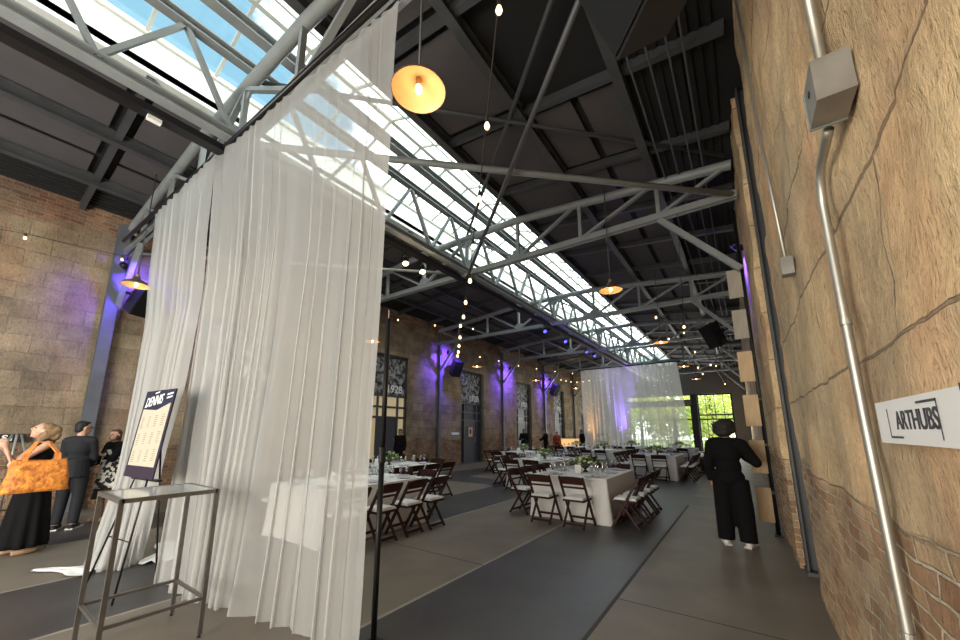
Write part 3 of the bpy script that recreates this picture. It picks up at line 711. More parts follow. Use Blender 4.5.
fm = frame_mt(mt @ Vector((-.095, -.003, .782)), mt.to_3x3() @ Vector((1, 0, .10)), mt.to_3x3() @ Vector((0, 0, 1)))
text_mesh('DENNIS', .145, fm, M['print'], 'headline', bd, .001, .22, .0015, .78)
# ------------------------------------------------------------------ ARTHUBS sign, conduits on the near right wall
sg = thing('wall_sign', 'white box sign reading ARTHUBS on the near right stone wall', 'sign', (.37, 1.487, 1.577))
MB().box((.012, 0, 0), (.034, .62, .128)).build('sign_panel', M['sign'], sg)
MB().box((.014, -.325, .002), (.04, .03, .134)).build('end_cap', M['ink'], sg)
fm = frame_mt((-.006, -.03, .0), (0, -1, 0), (0, 0, 1))
text_mesh('ARTHUBS', .074, fm, M['ink'], 'lettering', sg, .001, 0, .0006, .95)
m = MB(); x = -.0062
for y0, y1, z0, z1 in ((.19, .187, -.048, .040), (.19, .085, -.048, -.042), (-.185, -.182, -.048, .048), (-.185, -.06, .042, .048)):
    m.span((x-.001, y0, z0), (x, y1, z1))
m.build('corner_brackets', M['ink'], sg)
X0 = .375
cd = thing('conduit', 'thick galvanised conduit bending under the grey box and running down the near right wall', 'conduit', (X0, 2.0, 0))
MB().tube([(0, -.26, 2.66), (0, -.22, 2.655), (0, -.06, 2.64), (0, .0, 2.60), (0, .03, 2.5), (.0, .03, 2.30), (.0, .02, 1.6), (0, -.02, .8), (0, -.02, .02)], .0165, 14).build('pipe', M['galv'], cd, True)
for z in (1.98, .87): 
    m = MB(); m.tube([(0, .02 if z > 1 else -.02, z-.012), (0, .02 if z > 1 else -.02, z+.012)], .020, 14); m.box((.02, .05, z), (.006, .05, .02)); m.build('pipe_clip', M['galv'], cd)
jb = thing('junction_box', 'grey steel junction box high on the near right wall', 'junction box', (X0-.02, 1.60, 2.72))
MB().box((.01, 0, 0), (.10, .155, .155)).build('box_body', M['boxgrey'], jb)
cv = MB().box((.01, .082, 0), (.104, .008, .16)).build('cover', M['boxside'], jb); cv['label'] = 'blue-grey cover plate'
for x in (-.035, .055):
    for z in (-.07, .07): MB().ball((x, .087, z), .006, 6).build('screw', M['galv'], cv)
m = MB(); m.lathe([(.001, 0), (.012, 0), (.012, .002), (.001, .002)], (-.041, 0, .01), 10, axis=(-1, 0, 0)); m.build('knockout', M['black'], jb)
cu = thing('conduit', 'thick galvanised conduit rising from the grey box out of the top of the picture', 'conduit', (X0, 1.66, 2.80))
MB().tube([(0, 0, 0), (0, 0, 2.2)], .0165, 14).build('pipe', M['galv'], cu, True)
MB().tube([(0, 0, .0), (0, 0, .05)], .021, 12).build('coupling', M['galv'], cu, True)
c3 = thing('conduit', 'thin galvanised conduit ending in a small box on the right wall', 'conduit', (.375, 3.38, 2.68))
MB().tube([(0, .0, .1), (0, .28, 1.2), (0, .50, 3.2), (0, .55, 3.6)], .0125, 12).build('pipe', M['galv'], c3, True)
MB().box((.0, 0, .05), (.07, .09, .13)).build('outlet_box', M['boxgrey'], c3)

# plywood boards on the black pole further along the right wall
pl = thing('display_pole', 'tall black pole standing against the right wall behind the person in black', 'pole', (.235, 7.50, 0))
MB().tube([(0, 0, .01), (0, 0, 5.4)], .03, 10).build('shaft', M['blackmetal'], pl, True)
MB().box((0, -.02, .01), (.10, .2, .02)).build('base_plate', M['blackmetal'], pl)
m = MB(); m.tube([(.02, -.03, .1), (.015, -.04, 1.0), (.02, -.03, 2.2), (.0, -.04, 3.3), (.02, -.03, 4.6)], .012, 8); m.build('cable', M['black'], pl, True)
names = ['topmost grey board', 'second board from the top', 'third board from the top', 'fourth board from the top', 'fifth board from the top', 'lowest board']
for k in range(6):
    z = 4.02 + .0 - .745*k*.96
    o = MB().box((0, 0, 0), (.20, .02, .50)).build('plywood_board', M['plygrey' if k < 2 else 'ply']); o.location = (.115, 7.42, z)
    tag(o, names[k]+' on the black pole against the right wall', 'board', 'plywood boards on the black pole')
    m = MB().box((.12, .05, .18), (.05, .09, .04)); b_ = m.build('clamp', M['blackmetal'], o)

# ------------------------------------------------------------------ folding chairs, tables, settings
def make_chair(label):
    t = thing('folding_chair', label, 'chair', (0, 0, 0), 0, 'dark wooden folding chairs')
    w = .205
    for s in (-1, 1):
        MB().bar((s*w, -.235, .80), (s*w, .225, .0), .026, .040).build('front_leg', M['wood'], t)      # long leg that is also the back post
        MB().bar((s*(w-.034), .09, .425), (s*(w-.034), -.195, 0), .024, .036).build('rear_leg', M['wood'], t)
    m = MB()
    for k in range(6):                                                                            # curved top slat
        a0, a1 = -1+k/3, -1+(k+1)/3; f = lambda a: -.236-.022*(1-a*a)
        for (z0, z1, dy) in ((.685, .800, .033),):
            vs = []
            for a in (a0, a1):
                zt = z1+.012*(1-a*a)
                for y, z in ((f(a)+dy+.017, z0), (f(a)+dy-.004, z0), (f(a)+.012-.021, zt), (f(a)+.012, zt)): vs.append((a*w, y, z))
            m.add(vs, [(0, 1, 5, 4), (1, 2, 6, 5), (2, 3, 7, 6), (3, 0, 4, 7), (3, 2, 1, 0), (4, 5, 6, 7)])
    m.build('back_slat', M['wood'], t)
    m = MB(); m.bar((-w, -.135, .625), (w, -.135, .625), .022, .030); m.build('lower_rail', M['wood'], t)
    m = MB()
    for s in (-1, 1): m.span((s*.165-.012, -.17, .405), (s*.165+.012, .185, .437))
    m.span((-.177, -.18, .405), (.177, -.155, .437)); m.span((-.177, .165, .405), (.177, .19, .437)); m.build('seat_frame', M['wood'], t)
    m = MB(); m.span((-.168, -.17, .437), (.168, .182, .455)); m.span((-.158, -.16, .455), (.158, .172, .470)); m.build('seat_cushion', M['cushion'], t)['label'] = 'white padded seat'
    MB().bar((-w, .165, .105), (w, .165, .105), .02, .034).build('stretcher', M['wood'], t)
    MB().bar((-w+.034, -.162, .055), (w-.034, -.162, .055), .02, .036).build('stretcher', M['wood'], t)
    return t
chair0 = None
def chair(x, y, fx, fy, label):
    global chair0
    rz = math.atan2(-fx, fy)
    if chair0 is None:
        chair0 = make_chair(label); chair0.location = (x, y, 0); chair0.rotation_euler = (0, 0, rz)
    else: dup(chair0, (x, y, 0), rz, label)
TH = .745
def cloth_mesh(w, l, seed):
    rnd = random.Random(seed); m = MB(); n = 44
    per = []
    hw, hl, r = w/2, l/2, .03
    cs = [(hw-r, hl-r, 0), (-hw+r, hl-r, 90), (-hw+r, -hl+r, 180), (hw-r, -hl+r, 270)]
    for k, (cx, cy, a0) in enumerate(cs):
        for i in range(5): a = R(a0+90*i/4); per.append((cx+r*math.cos(a), cy+r*math.sin(a), math.cos(a), math.sin(a), 1))
        nx, ny, na = cs[(k+1) % 4]; a = R(a0+90); p = per[-1]; q = (nx+r*math.cos(R(na)), ny+r*math.sin(R(na)))
        for i in range(1, n): f = i/n; per.append((p[0]*(1-f)+q[0]*f, p[1]*(1-f)+q[1]*f, math.cos(a), math.sin(a), min(1, abs(min(f, 1-f))*-8+1)))
    L_ = len(per); rows = 10; vs = []; fs = []
    for j in range(rows+1):
        s = j/rows
        for i, (x, y, nx, ny, cn) in enumerate(per):
            f = .5+.5*math.sin(i*.55+2*noise.noise(Vector((i*.06, seed, 0)))*3)
            d = s*(.004+.022*f*(1+.8*max(cn, 0))*s) - (.004 if j else 0)
            d += max(cn, 0)*s*.04
            vs.append((x+nx*d, y+ny*d, TH*(1-s)+.004*s))
    for j in range(rows):
        for i in range(L_): a = j*L_+i; b = j*L_+(i+1) % L_; fs.append((a, a+L_, b+L_, b))
    m.add(vs, fs); m.add([vs[i] for i in range(L_)], [tuple(range(L_))])
    return m
def make_flowers(label, group):
    t = thing('flower_arrangement', label, 'flowers', (0, 0, 0), 0, group); rnd = random.Random(5)
    MB().lathe([(.001, 0), (.05, 0), (.045, .02), (.02, .04), (.03, .06), (.07, .09), (.085, .12), (.075, .12), (.001, .09)], n=16).build('vase', M['vase'], t, True)
    m = MB()
    for k in range(130):
        a = rnd.uniform(0, 2*PI); el = rnd.uniform(-.15, 1.3); r = rnd.uniform(.09, .22)
        p = Vector((math.cos(a)*math.cos(el)*r*1.15, math.sin(a)*math.cos(el)*r*1.15, .13+math.sin(el)*r*.75)); d = (p-Vector((0, 0, .1))).normalized()
        _, s_, u_ = basis(d); l_ = rnd.uniform(.05, .10); w_ = l_*.32; tw = rnd.uniform(0, PI); q = s_*math.cos(tw)+u_*math.sin(tw)
        m.add([p, p+d*l_*.5+q*w_, p+d*l_, p+d*l_*.5-q*w_], [(0, 1, 2, 3)])
    for k in range(14):
        a = rnd.uniform(0, 2*PI); r = rnd.uniform(.05, .14); m.tube([(0, 0, .09), (math.cos(a)*r, math.sin(a)*r, .22)], .003, 4)
    m.build('foliage', M['leaf'], t)
    m = MB()
    for k in range(26):
        a = rnd.uniform(0, 2*PI); el = rnd.uniform(.1, 1.4); r = rnd.uniform(.14, .23)
        p = Vector((math.cos(a)*math.cos(el)*r, math.sin(a)*math.cos(el)*r, .14+math.sin(el)*r*.75)); m.ball(p, (.026, .026, .018), 8)
        for i in range(5): b = 2*PI*i/5; m.ball(p+Vector((math.cos(b)*.02, math.sin(b)*.02, .004)), .014, 6)
    m.build('blossoms', M['petal'], t, True)
    return t
plate_me = MB().lathe([(.001, 0), (.075, 0), (.13, .016), (.134, .018), (.13, .020), (.08, .006), (.001, .006)], n=24)
nap_me = MB().box((0, 0, .012), (.09, .20, .022))
glass_me = MB().lathe([(.001, 0), (.034, 0), (.034, .003), (.004, .008), (.0035, .075), (.022, .09), (.037, .13), (.036, .175), (.029, .20), (.027, .20), (.034, .172), (.034, .132), (.019, .093), (.001, .09)], n=14)
knife_me = MB().box((0, 0, .003), (.018, .21, .004)); knife_me.box((-.018, -.02, .003), (.010, .17, .004))
card_me = MB(); card_me.add([(-.06, -.03, 0), (.06, -.03, 0), (.06, 0, .16), (-.06, 0, .16), (-.06, .03, 0), (.06, .03, 0)], [(0, 1, 2, 3), (3, 2, 5, 4), (0, 3, 4), (1, 5, 2)])
protos = {}
def small(key, mb, mtl, smooth, name, loc, rz, label, cat, group):
    if key not in protos:
        o = mb.build(name, mtl, None, smooth); protos[key] = o
    else:
        o = protos[key].copy(); COL.objects.link(o)
    o.location = loc; o.rotation_euler = (0, 0, rz); tag(o, label, cat, group)
flower0 = None; table0 = None; cloth_n = 0
def table(cx, cy, w, l, where, detail=2, sides='LRFB', card=True, skip=()):
    """where: phrase that singles the table out; long side along y"""
    global flower0, table0, cloth_n
    if table0 is None:
        table0 = thing('banquet_table', 'folding banquet table under the white cloth of '+where, 'table', (cx, cy, 0), 0, 'banquet tables under the cloths')
        MB().span((-w/2+.02, -l/2+.02, TH-.035), (w/2-.02, l/2-.02, TH-.008)).build('table_top', M['ply'], table0)
        for sx_ in (-1, 1):
            for sy in (-1, 1): MB().tube([(sx_*(w/2-.16), sy*(l/2-.2), 0), (sx_*(w/2-.16), sy*(l/2-.2), TH-.03)], .018, 8).build('leg', M['chrome'], table0, True)
    else: dup(table0, (cx, cy, 0), 0, 'folding banquet table under the white cloth of '+where)
    o = cloth_mesh(w, l, cloth_n*3.7+1).build('tablecloth', M['linen'], None, True); cloth_n += 1; o.location = (cx, cy, 0); soft(o, 50)
    tag(o, 'white floor-length tablecloth on '+where, 'tablecloth', 'white tablecloths on the banquet tables')
    gp = 'place settings on '+where
    spots = []
    for k in range(3):
        y = cy-l/2+l*(k+.5)/3
        for s in (-1, 1): spots.append((cx+s*(w/2-.20), y, s*PI/2))
    for k in range(2):
        x = cx-w/4+w/2*k
        for s in (-1, 1): spots.append((x, cy+s*(l/2-.20), PI if s > 0 else 0))
    z = TH+.001
    for i, (x, y, rz) in enumerate(spots):
        f = Vector((-math.sin(rz), math.cos(rz))) if abs(x-cx) < w/2-.25 else Vector((-1 if x > cx else 1, 0)); sd = Vector((f.y, -f.x)); a = math.atan2(-f.x, f.y)
        small('plate', plate_me, M['china'], True, 'dinner_plate', (x, y, z), a, 'round white dinner plate on '+where, 'plate', gp+': plates')
        small('nap', nap_me, M['napkin'], False, 'napkin', (x, y, z+.007), a, 'folded napkin lying on a plate on '+where, 'napkin', gp+': napkins')
        if detail > 1: small('knife', knife_me, M['silver'], False, 'cutlery', (x+sd.x*.17, y+sd.y*.17, z), a, 'knife and spoon beside a plate on '+where, 'cutlery', gp+': cutlery')
        for q in ((.19, .16), (.09, .21)) if detail > 1 else ((.15, .19),):
            small('wine', glass_me, M['wine'], True, 'wine_glass', (x+f.x*q[1]*.9+sd.x*q[0], y+f.y*q[1]*.9+sd.y*q[0], z), 0, 'clear stemmed glass standing on '+where, 'glass', gp+': glasses')
    lab = 'low white and green flower arrangement on '+where
    if flower0 is None: flower0 = make_flowers(lab, 'table centrepieces'); flower0.location = (cx, cy, TH+.001)
    else:
        r = dup(flower0, (cx, cy, TH+.001), cy*1.7, lab)
    if card: small('card', card_me, M['card'], False, 'table_card', (cx-.02, cy-.36, z), .15, 'white folded table card beside the flowers of '+where, 'card', 'table cards')
    # chairs
    for s, nm in ((-1, 'L'), (1, 'R')):
        if nm in sides:
            k_ = 4 if l > 1.9 else 3
            for k in range(k_):
                if nm+str(k) in skip: continue
                y = cy-l/2+.18+(l-.36)*k/(k_-1)
                pos = ['nearest', 'second', 'third', 'farthest'][k if k < k_-1 else 3]
                chair(cx+s*(w/2+.285), y+random.uniform(-.03, .03), -s, random.uniform(-.06, .06), 'dark folding chair, %s along the %s side of %s' % (pos, 'left' if s < 0 else 'right', where))
    for s, nm in ((-1, 'F'), (1, 'B')):
        if nm in sides:
            for k in range(2):
                if nm+str(k) in skip: continue
                chair(cx-w*.22+w*.42*k, cy+s*(l/2+.28), random.uniform(-.05, .05), -s, 'dark folding chair, %s one at the %s end of %s' % ('left' if k == 0 else 'right', 'near' if s < 0 else 'far', where))
TA = 'the nearest table'
table(-2.73, 7.58, 1.42, 1.95, TA, 2)
table(-5.48, 4.10, 1.44, 2.0, 'the curtain-hidden table', 2, 'LRB')
table(-4.96, 10.40, 1.42, 1.95, 'the middle second-row table', 2)
table(-2.63, 14.55, 1.42, 1.95, 'the right second-row table', 2)
table(-7.2, 6.40, 1.42, 1.95, 'the lit-door table', 2)
table(-7.25, 13.3, 1.42, 1.95, 'the staff-side left table', 1)
table(-5.1, 16.6, 1.42, 1.95, 'the middle third-row table', 1, 'LRF')
table(-2.65, 20.2, 1.42, 1.95, 'the far right table', 1, 'LRF')
table(-7.2, 18.9, 1.42, 1.95, 'the bar-side far table', 1, 'LRF')
table(-5.0, 20.95, 1.42, 1.95, 'the farthest middle table', 1, 'F', card=False)

# ------------------------------------------------------------------ lamps
def make_pendant(label):
    t = thing('pendant_lamp', label, 'lamp', (0, 0, 0), 0, 'amber pendant lamps')
    n = 28; m = MB()
    m.lathe([(.215, 0), (.213, .012), (.16, .062), (.10, .095), (.055, .115), (.048, .16), (.03, .175), (.001, .175)], n=n)
    m.build('lamp_shade', M['enamel'], t, True)
    m = MB(); m.lathe([(.211, .001), (.208, .010), (.155, .056), (.095, .088), (.05, .108), (.001, .112)], n=n); m.build('shade_lining', M['amber'], t, True)['label'] = 'glowing amber inside of the shade'
    s = MB().lathe([(.001, .11), (.024, .11), (.024, .05), (.001, .05)], n=12).build('socket', M['brass'], t)
    b = MB().lathe([(.001, -.025), (.018, -.015), (.028, .01), (.024, .035), (.014, .055), (.001, .056)], n=12).build('bulb', M['bulbbig'], t, True)
    MB().lathe([(.001, .172), (.03, .172), (.024, .23), (.001, .23)], n=10).build('cap', M['brass'], t, True)
    MB().tube([(0, 0, .2), (0, 0, 2.30)], .010, 8).build('hanging_rod', M['dsteel'], t, True)
    return t
def lamp_light(name, loc, e, c, r=.04):
    d = bpy.data.lights.new(name, 'POINT'); d.energy = e; d.color = c; d.shadow_soft_size = r
    o = bpy.data.objects.new(name, d); COL.objects.link(o); o.location = loc; return o
p0 = None; nm_ = ['nearest', 'second', 'third', 'fourth', 'fifth', 'farthest']
for k, y in enumerate((1.76, 6.96, 12.2, 17.4, 22.1)):
    lab = 'amber pendant lamp, the %s in the row hanging over the right aisle' % nm_[k]
    if p0 is None: p0 = make_pendant(lab); o = p0; p0.location = (-1.83, y, 4.19)
    else: dup(p0, (-1.83, y, 4.19), 0, lab)
    lamp_light('pendant_light', (-1.83, y, 4.165), 1.3, (1, .66, .36))
for k, (x, y, z, lab) in enumerate(((-8.87, 1.65, 4.17, 'amber pendant lamp hanging left of the near curtain beside the loudspeaker'), (-8.85, 7.0, 4.17, 'amber pendant lamp seen through the near curtain'), (-8.85, 12.38, 4.17, 'amber pendant lamp hanging before the tall door with the pink poster'), (-8.80, 17.68, 4.17, 'amber pendant lamp, the farther of two between the left doors'), (-8.42, 22.4, 4.17, 'amber pendant lamp close to the left edge of the far curtain'))):
    dup(p0, (x, y, z), 0, lab); lamp_light('pendant_light', (x, y, z-.025), 1.3, (1, .66, .36))

# string lights: bulbs on a sagging cable
Fp = 372.; CX, CY = 480., 360.
pit = math.atan(71/372); yw = math.atan(266/math.hypot(372, 71))
fw = Vector((-math.sin(yw)*math.cos(pit), math.cos(yw)*math.cos(pit), math.sin(pit))); rt = Vector((math.cos(yw), math.sin(yw), 0)); up_ = rt.cross(fw)
def ray(x, y): return fw + rt*((x-CX)/Fp) - up_*((y-CY)/Fp)
def on_line(p, a, b):
    """where the sight line p meets the upright plane through plan points a, b"""
    d = ray(*p); n = Vector((b[1]-a[1], -(b[0]-a[0]))); t = (n.x*a[0]+n.y*a[1])/(n.x*d.x+n.y*d.y); return Vector((0, 0, 1.55)) + d*t
def string(label, pts, ends=(None, None), rad=.034):
    t = thing('string_light', label, 'string lights', pts[0], 0, 'strings of small warm bulbs'); o_ = pts[0]
    q = [p-o_+Vector((0, 0, .085)) for p in pts]; a = [ends[0]-o_] if ends[0] else []; b = [ends[1]-o_] if ends[1] else []
    MB().tube(a+q+b, .006, 5).build('cable', M['socket'], t)
    for p in q:
        c = p-Vector((0, 0, .085))
        MB().lathe([(.001, -.95*rad), (.5*rad, -.75*rad), (.72*rad, -.2*rad), (.55*rad, .5*rad), (.3*rad, 1.1*rad), (.001, 1.1*rad)], c, 10).build('bulb', M['bulb'], t, True)
        MB().lathe([(.001, .095), (.014, .095), (.017, .03), (.001, .03)], c, 8).build('bulb_socket', M['socket'], t)
A = [on_line(p, (-1.2, 1.9), (-10.6, 12.6)) for p in ((499, 10), (487, 126), (479.5, 199), (473, 247), (470, 281), (465.6, 302.5), (463.5, 317), (460.5, 326), (460, 337.5), (459, 346), (458.4, 352), (457.5, 356))]
string('long string of warm bulbs descending from overhead to the left loudspeaker', A, (Vector((-.9, 1.5, 6.2)), None))
string('string of warm bulbs along the left doors at truss height', [on_line(p, (-9.4, 10), (-8.7, 24)) for p in ((480, 357), (498.7, 361), (518.4, 365.8), (536.5, 368.8), (555, 371.5), (572.5, 373.5), (590, 375.6))])
string('sagging string of warm bulbs just left of the far curtain', [on_line(p, (-9.2, 17.0), (-6.9, 19.0)) for p in ((561, 380), (566, 381), (571, 382), (577, 382.2), (583, 381.6), (589, 380.6))], (Vector((-9.9, 17.9, 5.44)), Vector((-6.9, 17.9, 5.44))), rad=.03)
string('three warm bulbs strung beyond the near curtain before the lit door', [on_line(p, (-9.6, 8.2), (-8.0, 10.4)) for p in ((398, 320), (435, 325.5), (473, 329))], (Vector((-11.08, 7.4, 5.7)), Vector((-6.9, 12.5, 5.46))))
string('two warm bulbs on the left stone wall near the loudspeaker', [on_line(p, (-10.85, -.6), (-10.85, 1.5)) for p in ((25, 238), (122, 259.5))], (Vector((-10.85, -1.5, 4.95)), None))
string('string of warm bulbs over the right aisle between the pendant lamps', [on_line(p, (-1.45, 9), (-1.0, 24)) for p in ((656, 317.5), (684, 333), (698, 367.7), (702.7, 374))])
string('string of warm bulbs close to the right wall before the far window', [on_line(p, (-.75, 12), (-.45, 30)) for p in ((684, 327), (710.6, 365), (725, 384))], (Vector((-.6, 7.1, 5.44)), Vector((-.4, 28.7, 5.44))))
string('small warm bulbs beside the second pendant lamp of the right aisle', [on_line(p, (-1.9, 10.5), (-1.3, 14.5)) for p in ((668.7, 339), (695, 352), (716, 366))])

# loudspeakers
def speaker(loc, rz, tilt, label, sc=1.0, arm=None):
    t = thing('loudspeaker', label, 'loudspeaker', loc, rz, 'black loudspeakers')
    m = Matrix.Rotation(tilt, 4, 'X')
    def part(name, mb, mtl):
        for i, q in enumerate(mb.v): mb.v[i] = m @ (q*sc)
        return mb.build(name, mtl, t)
    b = MB(); b.add([(-.20, .17, -.32), (.20, .17, -.32), (.14, -.17, -.32), (-.14, -.17, -.32), (-.20, .17, .32), (.20, .17, .32), (.14, -.17, .32), (-.14, -.17, .32)], [(0, 1, 2, 3)[::-1], (4, 5, 6, 7), (0, 1, 5, 4)[::-1], (1, 2, 6, 5)[::-1], (2, 3, 7, 6)[::-1], (3, 0, 4, 7)[::-1]])
    part('cabinet', b, M['black']); part('grille', MB().box((0, .178, 0), (.37, .014, .60)), M['blackmetal'])
    part('horn', MB().box((0, .186, .17), (.24, .006, .12)), M['black'])
    b = MB(); b.box((-.225, -.02, 0), (.015, .05, .30)); b.box((.225, -.02, 0), (.015, .05, .30)); b.box((0, -.19, 0), (.46, .02, .05)); part('bracket', b, M['blackmetal'])
    if arm:
        q = Matrix.Rotation(-rz, 3, 'Z') @ Vector(arm); MB().bar(m @ Vector((0, -.19*sc, 0)), q, .05, .05).build('mounting_arm', M['blackmetal'], t)
    return t
speaker((-10.55, 2.12, 4.38), -1.15, R(-32), 'black loudspeaker on the left wall beside the hanging lamp', 1.05, (-.52, -.1, .1))
speaker((-10.55, 13.1, 4.38), -1.9, R(-30), 'black loudspeaker over the tall door with the pink poster', 1.15, (-.55, 0, .1))
speaker((-10.55, 24.0, 4.35), -1.9, R(-30), 'black loudspeaker left of the far curtain', 1.2, (-.55, 0, .1))
speaker((-.55, 14.8, 4.80), 2.4, R(-30), 'black loudspeaker hanging over the right aisle far back', 1.25, (.1, .1, 1.45))
speaker((-.36, 2.55, 5.05), 2.3, R(-28), 'black loudspeaker overhead at the top of the picture', 1.35, (.05, .05, 1.2))

# stage lights under the girder and violet wall washers
def stage_light(loc, aim, label, led, glow=None, off=0):
    t = thing('stage_light', label, 'stage light', loc, 0, None)
    d = Vector(aim).normalized()
    MB().lathe([(.001, -.12), (.055, -.12), (.07, -.06), (.075, .10), (.068, .10), (.06, .06), (.001, .06)], (0, 0, 0), 14, axis=d).build('housing', M['blackmetal'], t, True)
    MB().lathe([(.001, .07), (.062, .07), (.062, .085), (.001, .085)], (0, 0, 0), 14, axis=d).build('lens', M[led], t)
    m = MB(); m.tube([(0, -.09, 0), (0, -.09, .16), (0, .09, .16), (0, .09, 0)], .008, 6); m.tube([(0, 0, .16), (0, 0, .22)], .012, 6); m.build('yoke', M['blackmetal'], t)
    if glow and off:
        e = bpy.data.lights.new('wash_beam', 'SPOT'); e.energy = glow[0]*7; e.color = glow[1]; e.spot_size = R(115); e.spot_blend = .9; e.shadow_soft_size = .1
        q = bpy.data.objects.new('wash_beam', e); COL.objects.link(q); q.location = Vector(loc)+Vector((off if loc[0] < -5 else -.35, .25, -.05)); q.rotation_euler = (0, R(66 if loc[0] < -5 else -66), 0)
    elif glow: lamp_light('stage_glow', Vector(loc)+d*.16+Vector((off, 0, -.1)), *glow)
stage_light((-5.62, 5.2, 5.155), (.45, -.3, -1), 'small black spotlight with warm lens, left of the pair under the skylight girder', 'warmled', (6, (1, .7, .4)))
stage_light((-5.62, 5.72, 5.155), (.45, -.3, -1), 'small black spotlight with warm lens, right of the pair under the skylight girder', 'warmled', (6, (1, .7, .4)))
for k, (y, z, lab) in enumerate(((12.1, 5.22, 'blue stage light under the girder, nearest of the blue ones'), (14.0, 5.2, 'blue stage light under the girder, second of the blue ones'), (16.5, 5.15, 'blue stage light under the girder, third of the blue ones'), (17.6, 5.15, 'blue stage light under the girder, farthest of the blue ones by the far curtain'))):
    stage_light((-5.62, y, 5.155), (.5, -.55, -.6), lab, 'blueled', (4, (.12, .10, 1)))
for k, y in enumerate(TY[:5]):
    if k == 1: continue
    stage_light((-10.55, y+.05, 5.02), (-.55, .5, -.15), ['violet wall washer high on the left wall above the loudspeaker', 'violet wall washer high on the left wall behind the near curtain', 'violet wall washer on the left wall by the loudspeaker over the pink poster door', 'violet wall washer on the left wall before the third tall door', 'violet wall washer on the left wall by the far loudspeaker'][k], 'blueled', (80 if k else 34, (.13, .06, 1)), off=.55)
stage_light((.24, 8.3, 5.05), (.4, .4, -.3), 'violet wall washer high on the right wall beyond the stone pier', 'blueled', (30, (.13, .06, 1)), off=.55)
stage_light((.24, 18.2, 4.6), (.5, .2, -.3), 'violet wall washer far back on the right wall', 'blueled', (30, (.13, .06, 1)), off=.55)
# up-lighters at the foot of the far curtain
def uplight(loc, label, col, e, tilt):
    t = thing('uplight', label, 'uplight', loc, 0, 'floor uplights')
    MB().lathe([(.001, 0), (.10, 0), (.10, .16), (.085, .17), (.001, .15)], n=16).build('housing', M['blackmetal'], t)
    d = bpy.data.lights.new('uplight_beam', 'SPOT'); d.energy = e; d.color = col; d.spot_size = R(36); d.spot_blend = .8; d.shadow_soft_size = .08
    o = bpy.data.objects.new('uplight_beam', d); COL.objects.link(o); o.location = Vector(loc)+Vector((0, 0, .22)); o.rotation_euler = (R(180-tilt), 0, 0)
uplight((-5.95, 23.42, 0), 'floor uplight washing the middle of the far curtain violet', (.32, .18, 1), 4200, 2)
uplight((-7.7, 22.5, 0), 'floor uplight washing the left foot of the far curtain orange', (1, .45, .10), 520, 10)
# bar beside the far curtain, uplight glow put into its white cloth
t = thing('bar_counter', 'small bar counter with white cloth front painted with orange glow left of the far curtain', 'bar', (-8.4, 20.9, 0))
MB().box((0, 0, .55), (1.0, .5, 1.1)).build('cloth_front', mat('bar_cloth_painted_glow', (.9, .6, .3), .8, emit=(1, .50, .16), estr=.75), t); MB().box((0, 0, 1.115), (1.08, .6, .03)).build('counter_top', M['linen'], t)  # orange light on the white cloth is painted as colour and emission
# slim gilt frame standing before the far curtain
t = thing('gilt_stand', 'slim gilt frame stand in front of the orange foot of the far curtain', 'stand', (-6.9, 22.35, 0))
m = MB()
for a, b in (((-.3, 0, .95), (.3, 0, .95)), ((-.3, 0, 1.35), (.3, 0, 1.35)), ((-.3, 0, 0), (-.3, 0, 1.35)), ((.3, 0, 0), (.3, 0, 1.35))): m.bar(a, b, .035, .035)
m.build('frame_tube', M['brass'], t); MB().box((0, 0, .012), (.7, .3, .024)).build('foot_plate', M['brass'], t)

# ------------------------------------------------------------------ people
def union(mb, voxel, smooth=4):
    me = bpy.data.meshes.new('u'); me.from_pydata([tuple(q) for q in mb.v], [], mb.f); me.update()
    bm = bmesh.new(); bm.from_mesh(me); bmesh.ops.recalc_face_normals(bm, faces=bm.faces); bm.to_mesh(me); bm.free()
    ob = bpy.data.objects.new('u', me); COL.objects.link(ob)
    r = ob.modifiers.new('r', 'REMESH'); r.mode = 'VOXEL'; r.voxel_size = voxel
    s = ob.modifiers.new('s', 'SMOOTH'); s.factor = .5; s.iterations = smooth
    bpy.context.view_layer.update()
    out = bpy.data.meshes.new_from_object(ob.evaluated_get(bpy.context.evaluated_depsgraph_get()))
    bpy.data.objects.remove(ob); bpy.data.meshes.remove(me)
    out.polygons.foreach_set('use_smooth', [True]*len(out.polygons)); return out
DEF = dict(pelvis=(0, 0, .93), waist=(0, .005, 1.07), chest=(0, 0, 1.25), neckb=(0, -.01, 1.44), head=(0, .02, 1.585),
           shL=(-.175, -.01, 1.395), elL=(-.215, -.03, 1.11), wrL=(-.215, .04, .88), hipL=(-.085, 0, .89), knL=(-.095, .02, .50), anL=(-.10, -.02, .085), toL=(-.115, .13, .03))
